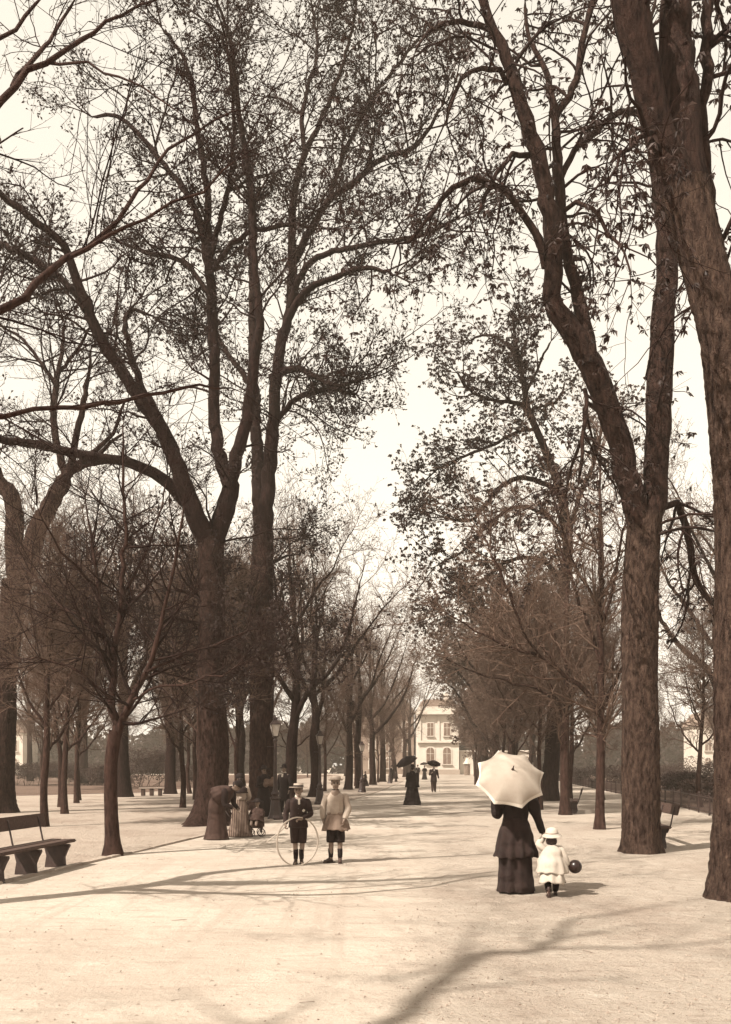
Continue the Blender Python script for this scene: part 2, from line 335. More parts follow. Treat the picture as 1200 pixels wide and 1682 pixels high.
DEF = dict(bark='bark', twig='twig', leafm='bud', d1=2.0, L1=(1.4, 3.6), a1=(.6, 1.2), up1=.35, t1=.02, z1=2.6, n2=7, L2=(.6, 1.5), t2=.03,
           n3=7, L3=(.25, .6), t3=.03, wig=.13, nb=4, bud=(.03, .06), bw=.3, flare=.7, r3=.0055, cluster=False, tip=1, sides=14, droopleaf=0, n3b=3, minr=0.0)
def tree(name, label, base, limbs, seed, group=None, cat='tree', **kw):
    """limbs: list of (K,4) arrays x,y,z,r in world metres; the first is the trunk"""
    p = dict(DEF, r1=1.0); p.update(kw); rng = np.random.default_rng(seed); base = np.asarray(base, float)
    root = empty(name, base, 0, label, cat, group)
    st1, dr1, rr1, ln1 = [], [], [], []
    for li, lb in enumerate(limbs):
        q = catmull(np.asarray(lb, float), (.055 if p['sides'] >= 30 else .16) if li == 0 else .22); q[:, :3] -= base
        if li > 0:
            q[1:-1, :3] += rng.standard_normal((len(q) - 2, 3)) * .02
        r = q[:, 3].copy()
        if li > 0 or len(limbs) == 1: r[-1] *= .35
        V, Q = seg_trunk(q[:, :3], r, p['sides'] if li == 0 else (10 if r[0] > .08 else 7), p['flare'] if li == 0 else 0, rng, seed)
        o = link('trunk' if li == 0 else 'limb', np_mesh('trunk' if li == 0 else 'limb', V, Q), p['bark'] if li == 0 else p.get('limb', p['bark']), root)  # limbs can take a darker bark, their silhouette against the sky painted in
        seg = np.linalg.norm(np.diff(q[:, :3], axis=0), axis=1); Ltot = seg.sum()
        n = rng.poisson(Ltot * p['d1'])
        t = np.sort(rng.uniform(0 if li else .5, 1, n)) * (len(q) - 1); k = np.minimum(t.astype(int), len(q) - 2); f = (t - k)[:, None]
        ps = q[k, :3] * (1 - f) + q[k + 1, :3] * f; tg = norm(q[k + 1, :3] - q[k, :3]); rad = q[k, 3]
        keep = (ps[:, 2] > p['z1']) & (rng.random(n) < np.clip(1.35 - rad / .16, .12, 1))
        ps, tg, rad = ps[keep], tg[keep], rad[keep]
        pr = norm(np.cross(tg, rng.standard_normal(tg.shape))); pr[:, 2] += p['up1']; pr = norm(pr - tg * np.sum(pr * tg, 1)[:, None])
        a = rng.uniform(*p['a1'], len(ps))[:, None]
        st1.append(ps); dr1.append(np.cos(a) * tg + np.sin(a) * pr); rr1.append(np.clip(rad * .55, .010, .035) * p['r1']); ln1.append(rng.uniform(*p['L1'], len(ps)))
        if li > 0 and p['tip']:                               # the limb goes on into thin branches
            m = 3; st1.append(np.repeat(q[-1:, :3], m, 0)); tt = norm(q[-1, :3] - q[-2, :3])
            dr1.append(tt[None] + rng.standard_normal((m, 3)) * .35); rr1.append(np.full(m, max(q[-1, 3] * .6, .010) * p['r1'])); ln1.append(rng.uniform(*p['L1'], m))
    st1 = np.concatenate(st1); dr1 = np.concatenate(dr1); rr1 = np.concatenate(rr1); ln1 = np.concatenate(ln1)
    g1, q1 = grow(st1, dr1, ln1, rr1, rr1 * .3 + .002, 8, p['wig'], p['t1'], rng)
    s, d, r, t, i = spawn(g1, q1, p['n2'], .12, 1, .5, 1.15, p.get('up2', .2), rng)
    L = rng.uniform(*p['L2'], len(s)) * (1.15 - .5 * t) * np.clip(ln1[i] / np.mean(p['L1']), .5, 1.4)
    r2 = np.clip(r * .6, .005, .016)
    g2, q2 = grow(s, d, L, r2, r2 * .35 + .0015, 4, p['wig'] * 1.2, p['t2'], rng)
    s, d, r, t, i = spawn(g2, q2, p['n3'], .1, 1, .45, 1.1, p.get('up3', .1), rng)
    sb, db, rb, tb, ib = spawn(g1, q1, p['n3b'], .1, 1, .5, 1.2, .1, rng)
    s = np.concatenate([s, sb]); d = np.concatenate([d, db])
    L = rng.uniform(*p['L3'], len(s)); r3 = np.full(len(s), p['r3'])
    g3, q3 = grow(s, d, L, r3, r3 * .5, 2, p['wig'] * 1.5, p['t3'], rng)
    V, Q = join([tubes(g1, q1, 4), tubes(g2, q2, 3), tubes(g3, q3, 3)])
    crown = link('crown', np_mesh('crown', V, Q), p['twig'], root)
    if p['nb']:
        if p['cluster']:                                      # drooping fans of young leaflets at the twig ends
            nb = p['nb']
            sel = rng.random(len(g3)) < min(1, nb)
            c = g3[sel, -1]; m = 6; cc = np.repeat(c, m, 0)
            dd = rng.standard_normal((len(cc), 3)) * np.array([1, 1, .5]); dd[:, 2] -= p['droopleaf']
            sz = rng.uniform(*p['bud'], len(cc)); kv = kites(cc, dd, sz, p['bw'], rng, .15)
            s2 = g2[:, -1]; cc2 = np.repeat(s2, m, 0); dd2 = rng.standard_normal((len(cc2), 3)); dd2[:, 2] -= p['droopleaf']
            kv = join([kv, kites(cc2, dd2, rng.uniform(*p['bud'], len(cc2)), p['bw'], rng, .15)])
        else:
            s, d, r, t, i = spawn(g3, q3, p['nb'], .2, 1.0, .3, 1.3, 0, rng)
            kv = kites(s, d, rng.uniform(*p['bud'], len(s)), p['bw'], rng)
        lv = link('leaves', np_mesh('leaves', kv[0], kv[1], False), p['leafm'], crown); lv['kind'] = 'stuff'
    return root

def traced(d, rows, o0=0.0, o1=0.0):
    """a limb read off the photograph (u, v, width) standing at depth d, its own depth going from o0 to o1"""
    n = len(rows); out = []
    for i, (u, v, wd) in enumerate(rows):
        dd = d + o0 + (o1 - o0) * i / max(1, n - 1)
        out.append((*P3(u, v, dd), wd / 2 * dd / F_PX))
    return np.array(out)
def on_ground(tr): tr = tr.copy(); tr[0, 2] = -.08; return tr

def young_limbs(seed, H=8.5, r=.11, clear=2.3, n=9, spread=.7):
    rng = np.random.default_rng(seed); x = y = 0; tr = []
    for z in np.linspace(0, H, 9):
        f = z / H; tr.append((x, y, z - .05, max(.012, r * (1 - .9 * f)))); x += rng.normal(0, .07); y += rng.normal(0, .07)
    tr = np.array(tr); lim = [tr]
    for k in range(n):
        z = clear + (H - clear) * (k + rng.random() * .7) / n * .8; f = z / H
        x0 = np.interp(z, tr[:, 2], tr[:, 0]); y0 = np.interp(z, tr[:, 2], tr[:, 1]); a = k * 2.4 + rng.normal(0, .3)
        L = (1 - f) * H * .5 * rng.uniform(.8, 1.15) + .6; e = rng.uniform(.5, .95); rr = r * (1 - .9 * f) * .55
        pts = []
        for t in np.linspace(0, 1, 5):
            h = L * t; el = e + .35 * t
            pts.append((x0 + math.cos(a) * h * math.cos(el) * spread / .7, y0 + math.sin(a) * h * math.cos(el) * spread / .7, z + h * math.sin(el), max(.008, rr * (1 - .8 * t))))
        lim.append(np.array(pts))
    return lim
def big_limbs(seed, H=20, r=.45, clear=6, n=7):
    rng = np.random.default_rng(seed); x = y = 0; tr = []
    for z in np.linspace(0, H * .8, 9):
        f = z / H; tr.append((x, y, z - .06, max(.05, r * (1 - 1.05 * f)))); x += rng.normal(0, .13); y += rng.normal(0, .13)
    tr = np.array(tr); lim = [tr]
    for k in range(n):
        z = clear + (H * .72 - clear) * (k + rng.random() * .5) / n; f = z / H
        x0 = np.interp(z, tr[:, 2], tr[:, 0]); y0 = np.interp(z, tr[:, 2], tr[:, 1]); a = k * 2.4 + rng.normal(0, .4)
        L = (H - z) * rng.uniform(.65, .95); e = rng.uniform(.75, 1.15); rr = r * (1 - f) * .62
        pts = []; px, py, pz = x0, y0, z
        for t in np.linspace(0, 1, 6):
            pts.append((px, py, pz, max(.03, rr * (1 - .85 * t))))
            el = e + .25 * t + rng.normal(0, .12); a += rng.normal(0, .18)
            px += math.cos(a) * math.cos(el) * L / 5; py += math.sin(a) * math.cos(el) * L / 5; pz += math.sin(el) * L / 5
        lim.append(np.array(pts))
    return lim

# ------------------------------------------------------------------ THE SETTING
def sheet(name, poly, z, m, kind='structure'):
    bm = bmesh.new(); bm.faces.new([bm.verts.new((x, y, z)) for x, y in poly]); o = link(name, bm_mesh(name, bm), m); o['kind'] = kind
    if o.data.polygons[0].normal.z < 0: o.data.flip_normals()
    return o
sheet('ground', [(-900, -300), (900, -300), (900, 1500), (-900, 1500)], 0, 'gravel')

KERB = [(-7.6, -4), (-6.1, 6), (-4.25, 17.8), (-3.04, 25.8), (-1.95, 33), (-.2, 46.7), (1.3, 62), (4.4, 100), (8.6, 150)]
def kx(y): return float(np.interp(y, [k[1] for k in KERB], [k[0] for k in KERB]))
def pr(y): return float(np.interp(y, [-4, 5.8, 13.5, 33.9, 150], [-.75, .15, .81, 2.6, 12.6]))
ys = np.concatenate([np.arange(-4, 40, .8), np.arange(40, 151, 5)])
rngp = np.random.default_rng(4)
sheet('path', [(kx(y) + .02, y) for y in ys] + [(pr(y) + 3.2, y) for y in ys[::-1]], .004, 'path')
sheet('verge', [(kx(y) - .14, y) for y in ys] + [(-60, 150), (-60, -4)], .008, 'verge')
sheet('lawn', [(-70, 47), (-19, 49), (-13.5, 55), (-12.5, 68), (-8, 110), (-4, 160), (-70, 160)], .016, 'lawn')
sheet('garden_lawn', [(10.6, 23), (14.9, 54), (24, 120), (28, 160), (90, 160), (90, 10), (9, 10)], .012, 'lawn')

kerb = empty('kerb', (0, 0, 0)); kerb['kind'] = 'structure'
y = 9.0; rk = random.Random(3)
while y < 92:
    L = rk.uniform(.9, 1.25) * (1 if y < 45 else 2.0)
    x0, x1 = kx(y), kx(y + L); a = math.atan2(L, x1 - x0)
    o = link('kerb_stone', rbox((0, 0, 0), (math.hypot(L, x1 - x0) - .02, .13, .16), .012), 'stone', kerb)
    o.location = ((x0 + x1) / 2 - .06, y + L / 2, -.045 + rk.uniform(-.004, .006)); o.rotation_euler = (rk.uniform(-.02, .02), 0, a)
    y += L
# small loose stones and last year's leaf crumbs lying on the gravel
rg = np.random.default_rng(8); n = 5200
yy = 5.2 + 20 * rg.random(n) ** 1.6; xx = (rg.random(n) - .5) * yy * .95 + .2
den = np.where((xx > [pr(v) for v in yy]) | (xx < [kx(v) for v in yy]), 1, .16); kp = rg.random(n) < den
xx, yy = xx[kp], yy[kp]; n = len(xx); s_ = rg.uniform(.006, .019, n)
tet = np.array([[1, 0, 0], [-.5, .87, 0], [-.5, -.87, 0], [0, 0, .7]])
V = np.stack([xx, yy, np.full(n, .006)], 1)[:, None] + tet[None] * s_[:, None, None] * rg.uniform(.6, 1.4, (n, 4, 1))
ii = np.arange(n)[:, None] * 4
Q = np.concatenate([ii + np.array(t) for t in ((0, 1, 3), (1, 2, 3), (2, 0, 3))])
o = link('loose_gravel', np_mesh('loose_gravel', V.reshape(-1, 3), Q, False), 'stone'); tag(o, 'small loose stones scattered over the gravel', 'gravel', kind='stuff')

n = 2200; yy = 5.2 + 26 * rg.random(n) ** 1.4; xx = (rg.random(n) - .5) * yy * .95
cl = np.sin(xx * 1.7 + np.sin(yy * .9) * 2) + np.sin(yy * 1.3 + xx * .6); kp = (rg.random(n) < np.where((xx > [pr(v) for v in yy]) | (xx < [kx(v) for v in yy]), .9, .22)) & (cl > -.3)
xx, yy = xx[kp], yy[kp]; n = len(xx); dl = rg.standard_normal((n, 3)) * [1, 1, .12]
Vl, Ql = kites(np.stack([xx, yy, np.full(n, .018)], 1), dl, rg.uniform(.008, .026, n), .28, rg); Vl[:, 2] = np.maximum(Vl[:, 2], .007)
m_ = 45; yt = 5.5 + 16 * rg.random(m_); st_ = np.stack([(rg.random(m_) - .3) * yt * .9, yt, np.full(m_, .014)], 1); gt, qt = grow(st_, rg.standard_normal((m_, 3)) * [1, 1, 0], rg.uniform(.05, .18, m_), np.full(m_, .003), np.full(m_, .002), 3, .12, 0, rg); gt[..., 2] = .014
o = link('leaf_litter', np_mesh('leaf_litter', Vl, Ql, False), 'litter'); tag(o, 'dry leaf crumbs lying on the gravel', 'litter', kind='stuff')
o = link('fallen_twigs', np_mesh('fallen_twigs', *tubes(gt, qt, 3)), 'litter'); tag(o, 'thin fallen twigs lying on the gravel', 'twigs', kind='stuff')
# ------------------------------------------------------------------ the big traced trees
LEFT = 'large bare trees of the left row'; RIGHT = 'large chestnuts of the right row'
dA = 25.3
A = [on_ground(traced(dA, [(345, 1362, 70), (346, 1330, 58), (348, 1290, 52), (350, 1220, 50), (348, 1140, 46), (347, 1050, 43), (348, 960, 42), (346, 885, 42)])),
     traced(dA, [(346, 905, 36), (330, 865, 34), (312, 830, 32), (298, 785, 28), (268, 715, 20), (235, 665, 20), (200, 610, 20), (160, 545, 18), (130, 470, 16), (105, 405, 13), (60, 365, 12), (0, 318, 10), (-60, 270, 7)], 0, -2.5),
     traced(dA, [(306, 815, 24), (288, 750, 20), (258, 685, 17), (232, 635, 13), (212, 570, 10), (205, 525, 8), (222, 508, 6), (258, 522, 4)], 0, 2),
     traced(dA, [(305, 825, 22), (270, 790, 20), (235, 768, 18), (185, 755, 16), (120, 745, 15), (60, 730, 14), (0, 722, 13), (-60, 715, 10)], 0, -2),
     traced(dA, [(347, 905, 34), (364, 850, 34), (377, 800, 30), (362, 750, 23), (352, 680, 20), (352, 600, 19), (346, 480, 18), (343, 400, 14), (338, 300, 11), (320, 190, 9), (308, 110, 7), (265, 45, 5)], 0, 1),
     traced(dA, [(376, 800, 22), (394, 735, 20), (408, 670, 19), (415, 600, 17), (425, 540, 14), (418, 430, 11), (412, 300, 9), (392, 180, 7), (381, 80, 6), (356, 0, 4)], 0, -1),
     traced(dA, [(345, 455, 13), (330, 370, 10), (300, 310, 9), (262, 262, 8), (220, 212, 7), (190, 190, 6), (150, 192, 4)], .5, 2),
     traced(dA, [(346, 420, 10), (368, 335, 9), (380, 270, 8), (384, 180, 6), (372, 70, 4)], .5, -1.5),
     traced(dA, [(350, 445, 9), (380, 402, 9), (420, 380, 8), (475, 370, 7), (510, 374, 4)], .6, -1),
     traced(dA, [(142, 510, 13), (105, 462, 12), (50, 425, 11), (0, 400, 10), (-60, 380, 7)], -1.6, 1),
     traced(dA, [(348, 490, 9), (300, 430, 8), (240, 415, 7), (200, 400, 5)], .5, 2.5)]
rl = np.random.default_rng(21)
def low_boughs(T, d, vlo, vhi, n, reach):
    out = []
    for k in range(n):
        v = rl.uniform(vlo, vhi); u = np.interp(-v, -T[:, 1], T[:, 0]); sg = 1 if k % 2 else -1; L = rl.uniform(.5, 1) * reach; off = rl.uniform(-3, 2)
        out.append(traced(d, [(u, v, 7), (u + sg * L * .3, v - L * .16, 6), (u + sg * L * .65, v - L * rl.uniform(.2, .34), 4), (u + sg * L, v - L * rl.uniform(.2, .5), 2)], 0, off))
    return out
A += low_boughs(np.array([(348, 1140), (347, 1050), (348, 960), (346, 885)]), dA, 960, 1130, 5, 130)
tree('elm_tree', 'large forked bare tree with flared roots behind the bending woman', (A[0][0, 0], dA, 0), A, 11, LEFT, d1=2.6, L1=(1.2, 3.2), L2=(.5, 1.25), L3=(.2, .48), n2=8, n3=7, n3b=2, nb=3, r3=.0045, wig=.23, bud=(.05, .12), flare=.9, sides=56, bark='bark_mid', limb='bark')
dB = 33.9
B = [on_ground(traced(dB, [(432, 1338, 52), (431, 1312, 45), (430, 1200, 40), (430, 1050, 38), (430, 950, 37), (432, 880, 34)])),
     traced(dB, [(430, 900, 26), (424, 800, 22), (420, 700, 20), (416, 600, 17), (414, 450, 14), (410, 300, 11), (388, 160, 8), (376, 60, 6)], 0, 2),
     traced(dB, [(434, 900, 28), (440, 800, 25), (448, 700, 22), (452, 640, 20), (462, 560, 18), (477, 500, 16), (480, 400, 14), (483, 320, 12), (500, 255, 10), (530, 190, 8), (565, 100, 6), (585, 10, 4)], 0, -1),
     traced(dB, [(455, 610, 15), (472, 530, 13), (502, 480, 12), (545, 457, 9), (600, 440, 8), (650, 452, 5)], 0, -3),
     traced(dB, [(478, 440, 13), (505, 390, 12), (540, 330, 10), (580, 300, 9), (622, 264, 8), (682, 240, 7), (725, 175, 5)], -.3, -2.5),
     traced(dB, [(464, 560, 12), (495, 450, 11), (540, 415, 9), (610, 402, 8), (690, 386, 7), (750, 360, 5)], -.3, -4),
     traced(dB, [(452, 695, 10), (486, 655, 9), (540, 640, 8), (585, 648, 5)], 0, -2),
     traced(dB, [(445, 620, 12), (490, 606, 10), (545, 632, 7), (600, 622, 5)], 0, -3),
     traced(dB, [(418, 640, 9), (380, 590, 8), (350, 540, 6)], .4, 3),
     traced(dB, [(500, 255, 8), (497, 180, 7), (520, 90, 5), (512, 10, 4)], -.5, 1),
     traced(dB, [(540, 330, 8), (570, 240, 7), (620, 150, 6), (690, 60, 4)], -1, 1)]
B += low_boughs(np.array([(430, 1200), (430, 1050), (430, 950), (432, 880)]), dB, 930, 1120, 4, 110)
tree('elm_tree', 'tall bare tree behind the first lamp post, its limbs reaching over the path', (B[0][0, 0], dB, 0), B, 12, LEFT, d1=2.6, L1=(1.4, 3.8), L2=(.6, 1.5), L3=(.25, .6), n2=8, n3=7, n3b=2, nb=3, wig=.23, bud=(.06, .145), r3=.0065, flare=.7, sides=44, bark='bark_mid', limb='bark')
dC = 16.7
Cc = [on_ground(traced(dC, [(187, 1407, 32), (185, 1385, 24), (182, 1320, 21), (183, 1250, 20), (190, 1200, 20)])),
      traced(dC, [(190, 1210, 17), (186, 1140, 13), (188, 1080, 11), (196, 1020, 9), (203, 950, 8), (205, 850, 6), (203, 760, 4), (203, 690, 2)], 0, .4),
      traced(dC, [(193, 1205, 14), (212, 1158, 12), (237, 1108, 10), (258, 1050, 8), (275, 980, 6), (290, 900, 5), (302, 830, 3)], 0, -.8),
      traced(dC, [(187, 1090, 7), (168, 1030, 7), (160, 960, 6), (150, 880, 4), (140, 815, 2)], 0, .8),
      traced(dC, [(186, 1150, 5), (150, 1120, 5), (110, 1095, 4), (60, 1080, 3), (20, 1090, 2)], 0, -.6),
      traced(dC, [(240, 1105, 5), (300, 1075, 5), (350, 1060, 4), (410, 1035, 3)], -.4, .6),
      traced(dC, [(215, 1150, 5), (260, 1128, 4), (320, 1120, 3), (380, 1100, 2)], -.2, -1.2),
      traced(dC, [(200, 980, 5), (235, 920, 4), (262, 850, 3), (275, 780, 2)], .2, 1.2),
      traced(dC, [(160, 965, 4), (120, 930, 4), (85, 880, 3), (60, 830, 2)], .5, -.6),
      traced(dC, [(188, 1060, 5), (140, 1020, 4), (95, 990, 3), (50, 940, 2)], 0, 1.0)]
tree('young_tree', 'slender young bare tree with forked stem beside the near bench', (Cc[0][0, 0], dC, 0), Cc, 13, d1=4.2, L1=(.7, 1.9), L2=(.4, .95), L3=(.15, .4), n2=6, n3=5, nb=3, wig=.08, t1=.035, t2=.03, bark='bark_smooth', z1=2.2, bud=(.012, .03), flare=.45, r3=.0035, up1=.2)
dD = 31.7
D = [on_ground(traced(dD, [(0, 1338, 50), (2, 1310, 42), (3, 1250, 40), (6, 1180, 38), (10, 1100, 36), (17, 1020, 38), (26, 955, 42)])),
     traced(dD, [(30, 965, 36), (24, 900, 32), (23, 845, 30), (12, 805, 27), (-6, 795, 22)], 0, .3),
     traced(dD, [(30, 965, 38), (54, 893, 31), (80, 832, 27), (104, 792, 26), (112, 775, 22)], 0, -.5),
     traced(dD, [(110, 785, 15), (96, 742, 12), (88, 690, 11), (92, 632, 10), (100, 590, 7), (106, 530, 5)], -.5, 1),
     traced(dD, [(112, 782, 14), (125, 720, 11), (138, 660, 9), (146, 610, 5), (150, 570, 4)], -.5, -1.5),
     traced(dD, [(95, 640, 6), (70, 600, 6), (40, 560, 5), (10, 540, 4)], .8, 2),
     traced(dD, [(100, 610, 6), (130, 570, 5), (150, 530, 4)], .8, -1),
     traced(dD, [(10, 800, 14), (-30, 720, 11), (-50, 620, 9), (-20, 520, 6), (10, 430, 4)], .2, -2)]
tree('elm_tree', 'pollarded old tree with cut stub at the left edge', (D[0][0, 0], dD, 0), D, 14, LEFT, d1=2.4, L1=(1.3, 3.4), n2=6, n3=6, nb=3, wig=.14, bark='bark_mid', r3=.006, flare=.6, sides=44)
dE = 9.5
E = [np.array([(-6.6, 7.6, -.1, .42), (-6.55, 7.6, .4, .25), (-6.5, 7.7, 2, .2), (-6.5, 7.8, 4, .18), (-6.6, 8.0, 5.6, .17)]),
     np.vstack([[(-6.55, 7.95, 4.6, .14)], traced(dE, [(-200, 600, 26), (0, 515, 17), (60, 470, 15), (110, 425, 13), (170, 385, 11), (210, 335, 9), (260, 270, 7), (320, 220, 5), (400, 180, 3)], -1, 1.5)]),
     traced(dE, [(105, 428, 9), (180, 388, 8), (240, 355, 6), (330, 310, 5), (390, 262, 3)], 0, -.5),
     np.vstack([[(-6.6, 8.0, 5.5, .16)], traced(dE, [(-200, 350, 26), (-60, 235, 18), (0, 165, 14), (45, 118, 12), (100, 92, 10), (150, 52, 8), (200, 22, 6), (250, 0, 5), (310, -25, 3)], -.5, 1)]),
     traced(dE, [(20, 143, 10), (62, 95, 9), (92, 48, 7), (125, -5, 5)], .2, 1.5),
     traced(dE, [(75, 103, 6), (140, 106, 5), (230, 140, 4), (300, 190, 3)], .3, -.5),
     traced(dE, [(-80, 150, 11), (0, 70, 8), (40, 35, 7), (75, -10, 5)], 0, .5),
     np.vstack([[(-6.5, 7.8, 4.2, .1)], traced(dE, [(-220, 720, 14), (0, 683, 10), (100, 670, 9), (200, 660, 8), (300, 636, 6), (350, 634, 4), (405, 648, 2)], -.5, 1.5)]),
     np.array([(-6.6, 8.0, 5.5, .17), (-7.4, 8.2, 7.4, .14), (-7.7, 8.0, 10, .1), (-7.2, 7.6, 13, .06), (-7.0, 7.4, 15, .03)]),
     np.array([(-6.6, 8.0, 5.5, .13), (-7.0, 6.8, 7.4, .11), (-7.2, 5.6, 10, .08), (-7.0, 4.6, 13, .04)])]
for k_ in E[1:8]: k_[:, 3] *= .8
for k_ in E: k_[:, 1] += np.where(k_[:, 0] < -5.5, 1.6, 0)
tree('elm_tree', 'near bare tree whose boughs reach in from beyond the left edge', (-6.6, 9.2, 0), E, 15, LEFT, d1=2.4, L1=(.8, 2.0), L2=(.4, 1.0), L3=(.15, .4), n2=4, n3=4, n3b=2, nb=2, wig=.1, bark='bark_smooth', bud=(.01, .025), r3=.0025, z1=4, r1=.55)

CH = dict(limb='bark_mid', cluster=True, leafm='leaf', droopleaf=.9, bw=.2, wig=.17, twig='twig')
dF = 17.3
Fl = [on_ground(traced(dF, [(1052, 1402, 66), (1052, 1380, 59), (1051, 1300, 57), (1051, 1150, 56), (1051, 1000, 55), (1053, 920, 54), (1058, 845, 54)])),
      traced(dF, [(1056, 880, 44), (1040, 815, 42), (1018, 735, 40), (995, 660, 41), (970, 600, 41), (948, 562, 39), (925, 530, 36), (904, 487, 32), (907, 450, 32), (907, 375, 32), (895, 310, 28), (880, 250, 27), (865, 200, 25), (845, 135, 22), (822, 75, 19), (800, 30, 16), (785, -40, 12)], 0, -.8),
      traced(dF, [(968, 600, 28), (960, 530, 25), (946, 468, 21), (933, 425, 19), (925, 375, 18), (915, 280, 17), (911, 200, 14), (904, 150, 12), (890, 100, 9), (866, 60, 7), (862, 0, 5)], -.3, .8),
      traced(dF, [(913, 195, 12), (925, 170, 12), (946, 132, 12), (955, 75, 11), (972, 5, 9), (980, -60, 6)], .5, 1.5),
      traced(dF, [(922, 290, 11), (945, 246, 10), (980, 212, 10), (1015, 187, 9), (1052, 183, 6)], .4, 1.6),
      traced(dF, [(896, 440, 14), (872, 372, 12), (836, 320, 11), (795, 297, 10), (756, 300, 9), (726, 325, 8), (700, 365, 6), (668, 396, 5), (640, 402, 3)], -.4, -2),
      traced(dF, [(868, 255, 9), (840, 255, 8), (815, 285, 7), (795, 325, 6), (782, 360, 4)], -.5, -1.5),
      traced(dF, [(832, 138, 9), (820, 118, 9), (790, 112, 8), (760, 130, 7), (741, 170, 6), (735, 210, 4)], -.6, -2),
      traced(dF, [(802, 48, 10), (770, 37, 9), (726, 42, 7), (698, 58, 5), (680, 90, 3)], -.7, -2.2),
      traced(dF, [(924, 348, 8), (945, 331, 8), (972, 342, 7), (1000, 380, 6), (1026, 420, 4), (1035, 460, 3)], 0, -1),
      traced(dF, [(1062, 880, 40), (1076, 805, 39), (1080, 730, 40), (1083, 650, 40), (1088, 560, 38), (1095, 450, 34), (1090, 380, 32), (1082, 300, 28), (1074, 240, 24), (1066, 180, 20), (1060, 110, 14), (1066, 40, 9)], 0, .6),
      traced(dF, [(1075, 840, 11), (1108, 828, 11), (1125, 862, 11), (1135, 920, 11), (1150, 970, 9), (1172, 996, 5)], 0, 1.5),
      traced(dF, [(960, 640, 8), (962, 690, 7), (950, 760, 6), (948, 800, 4)], -.3, -1),
      traced(dF, [(1000, 690, 9), (965, 660, 8), (958, 700, 6), (940, 770, 5), (925, 830, 3)], .2, 1.3)]
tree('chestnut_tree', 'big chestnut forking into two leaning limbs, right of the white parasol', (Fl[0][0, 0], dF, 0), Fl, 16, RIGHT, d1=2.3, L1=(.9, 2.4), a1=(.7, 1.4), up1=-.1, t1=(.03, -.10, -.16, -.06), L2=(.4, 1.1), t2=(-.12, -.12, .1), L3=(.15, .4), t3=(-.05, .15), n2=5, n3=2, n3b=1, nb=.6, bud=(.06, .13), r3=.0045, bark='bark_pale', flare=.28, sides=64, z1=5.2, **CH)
dG = 11.35
Gl = [on_ground(traced(dG, [(1224, 1482, 130), (1223, 1450, 112), (1221, 1350, 102), (1221, 1200, 96), (1222, 1000, 93), (1218, 850, 90), (1208, 700, 88), (1192, 580, 80), (1174, 500, 76), (1158, 440, 74), (1142, 370, 74), (1125, 310, 80)])),
      traced(dG, [(1132, 350, 56), (1098, 260, 52), (1075, 190, 48), (1055, 110, 50), (1036, 20, 58), (1020, -70, 48), (1000, -160, 36)], 0, -.5),
      traced(dG, [(1130, 345, 70), (1120, 250, 66), (1117, 150, 58), (1112, 40, 54), (1108, -80, 48), (1100, -180, 36)], 0, .4),
      traced(dG, [(1168, 420, 30), (1160, 320, 26), (1152, 230, 22), (1157, 140, 20), (1163, 60, 19), (1166, -40, 15), (1170, -120, 10)], .2, .5),
      traced(dG, [(1175, 500, 12), (1230, 470, 12), (1290, 480, 10), (1340, 540, 6)], 0, .8),
      traced(dG, [(1080, 215, 9), (1050, 225, 8), (1020, 255, 6), (1000, 300, 4)], -.2, -1.2)]
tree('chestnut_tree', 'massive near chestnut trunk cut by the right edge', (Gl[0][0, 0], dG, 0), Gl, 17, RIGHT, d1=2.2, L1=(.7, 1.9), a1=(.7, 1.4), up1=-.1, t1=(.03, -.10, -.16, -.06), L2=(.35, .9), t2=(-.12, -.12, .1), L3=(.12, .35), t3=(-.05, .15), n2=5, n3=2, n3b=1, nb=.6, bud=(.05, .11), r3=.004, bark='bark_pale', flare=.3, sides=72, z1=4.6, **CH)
dJ = 42.7
J = [on_ground(traced(dJ, [(899, 1316, 36), (902, 1290, 29), (907, 1230, 26), (910, 1180, 25), (918, 1080, 22), (925, 980, 19), (932, 900, 17), (925, 830, 15), (915, 790, 14), (895, 740, 12), (878, 700, 11), (866, 670, 10), (858, 620, 8), (846, 560, 6), (842, 520, 4)])),
     traced(dJ, [(922, 810, 9), (890, 792, 8), (855, 785, 8), (820, 800, 7), (790, 840, 6), (765, 856, 5), (730, 850, 3)], 0, -3),
     traced(dJ, [(862, 665, 7), (835, 660, 6), (800, 655, 5), (770, 640, 4), (748, 610, 3)], 0, -2),
     traced(dJ, [(868, 680, 6), (880, 670, 5), (910, 660, 4), (925, 640, 3)], 0, 2),
     traced(dJ, [(930, 890, 8), (900, 850, 7), (850, 832, 6), (800, 865, 5), (760, 905, 4), (715, 930, 3)], 0, -4),
     traced(dJ, [(880, 705, 6), (850, 710, 5), (810, 730, 5), (760, 750, 4), (720, 770, 3), (690, 800, 2)], 0, -1.5),
     traced(dJ, [(932, 890, 8), (950, 820, 7), (975, 760, 6), (990, 690, 4)], 0, 3),
     traced(dJ, [(857, 615, 6), (835, 570, 5), (800, 550, 4), (770, 560, 3)], 0, 2.5),
     traced(dJ, [(862, 650, 5), (885, 600, 4), (905, 560, 3)], 0, -2),
     traced(dJ, [(925, 960, 8), (890, 920, 7), (840, 920, 6), (780, 960, 4), (720, 985, 3)], 0, 3)]
JP = dict(cluster=True, leafm='leaf', droopleaf=.5, bw=.36, wig=.15, d1=3.6, L1=(1.0, 2.6), up1=.1, t1=(.03, -.03), L2=(.5, 1.2), n2=6, n3=4, n3b=2, L3=(.2, .5), nb=.75, bud=(.08, .15), r3=.006, z1=7.5, flare=.5)
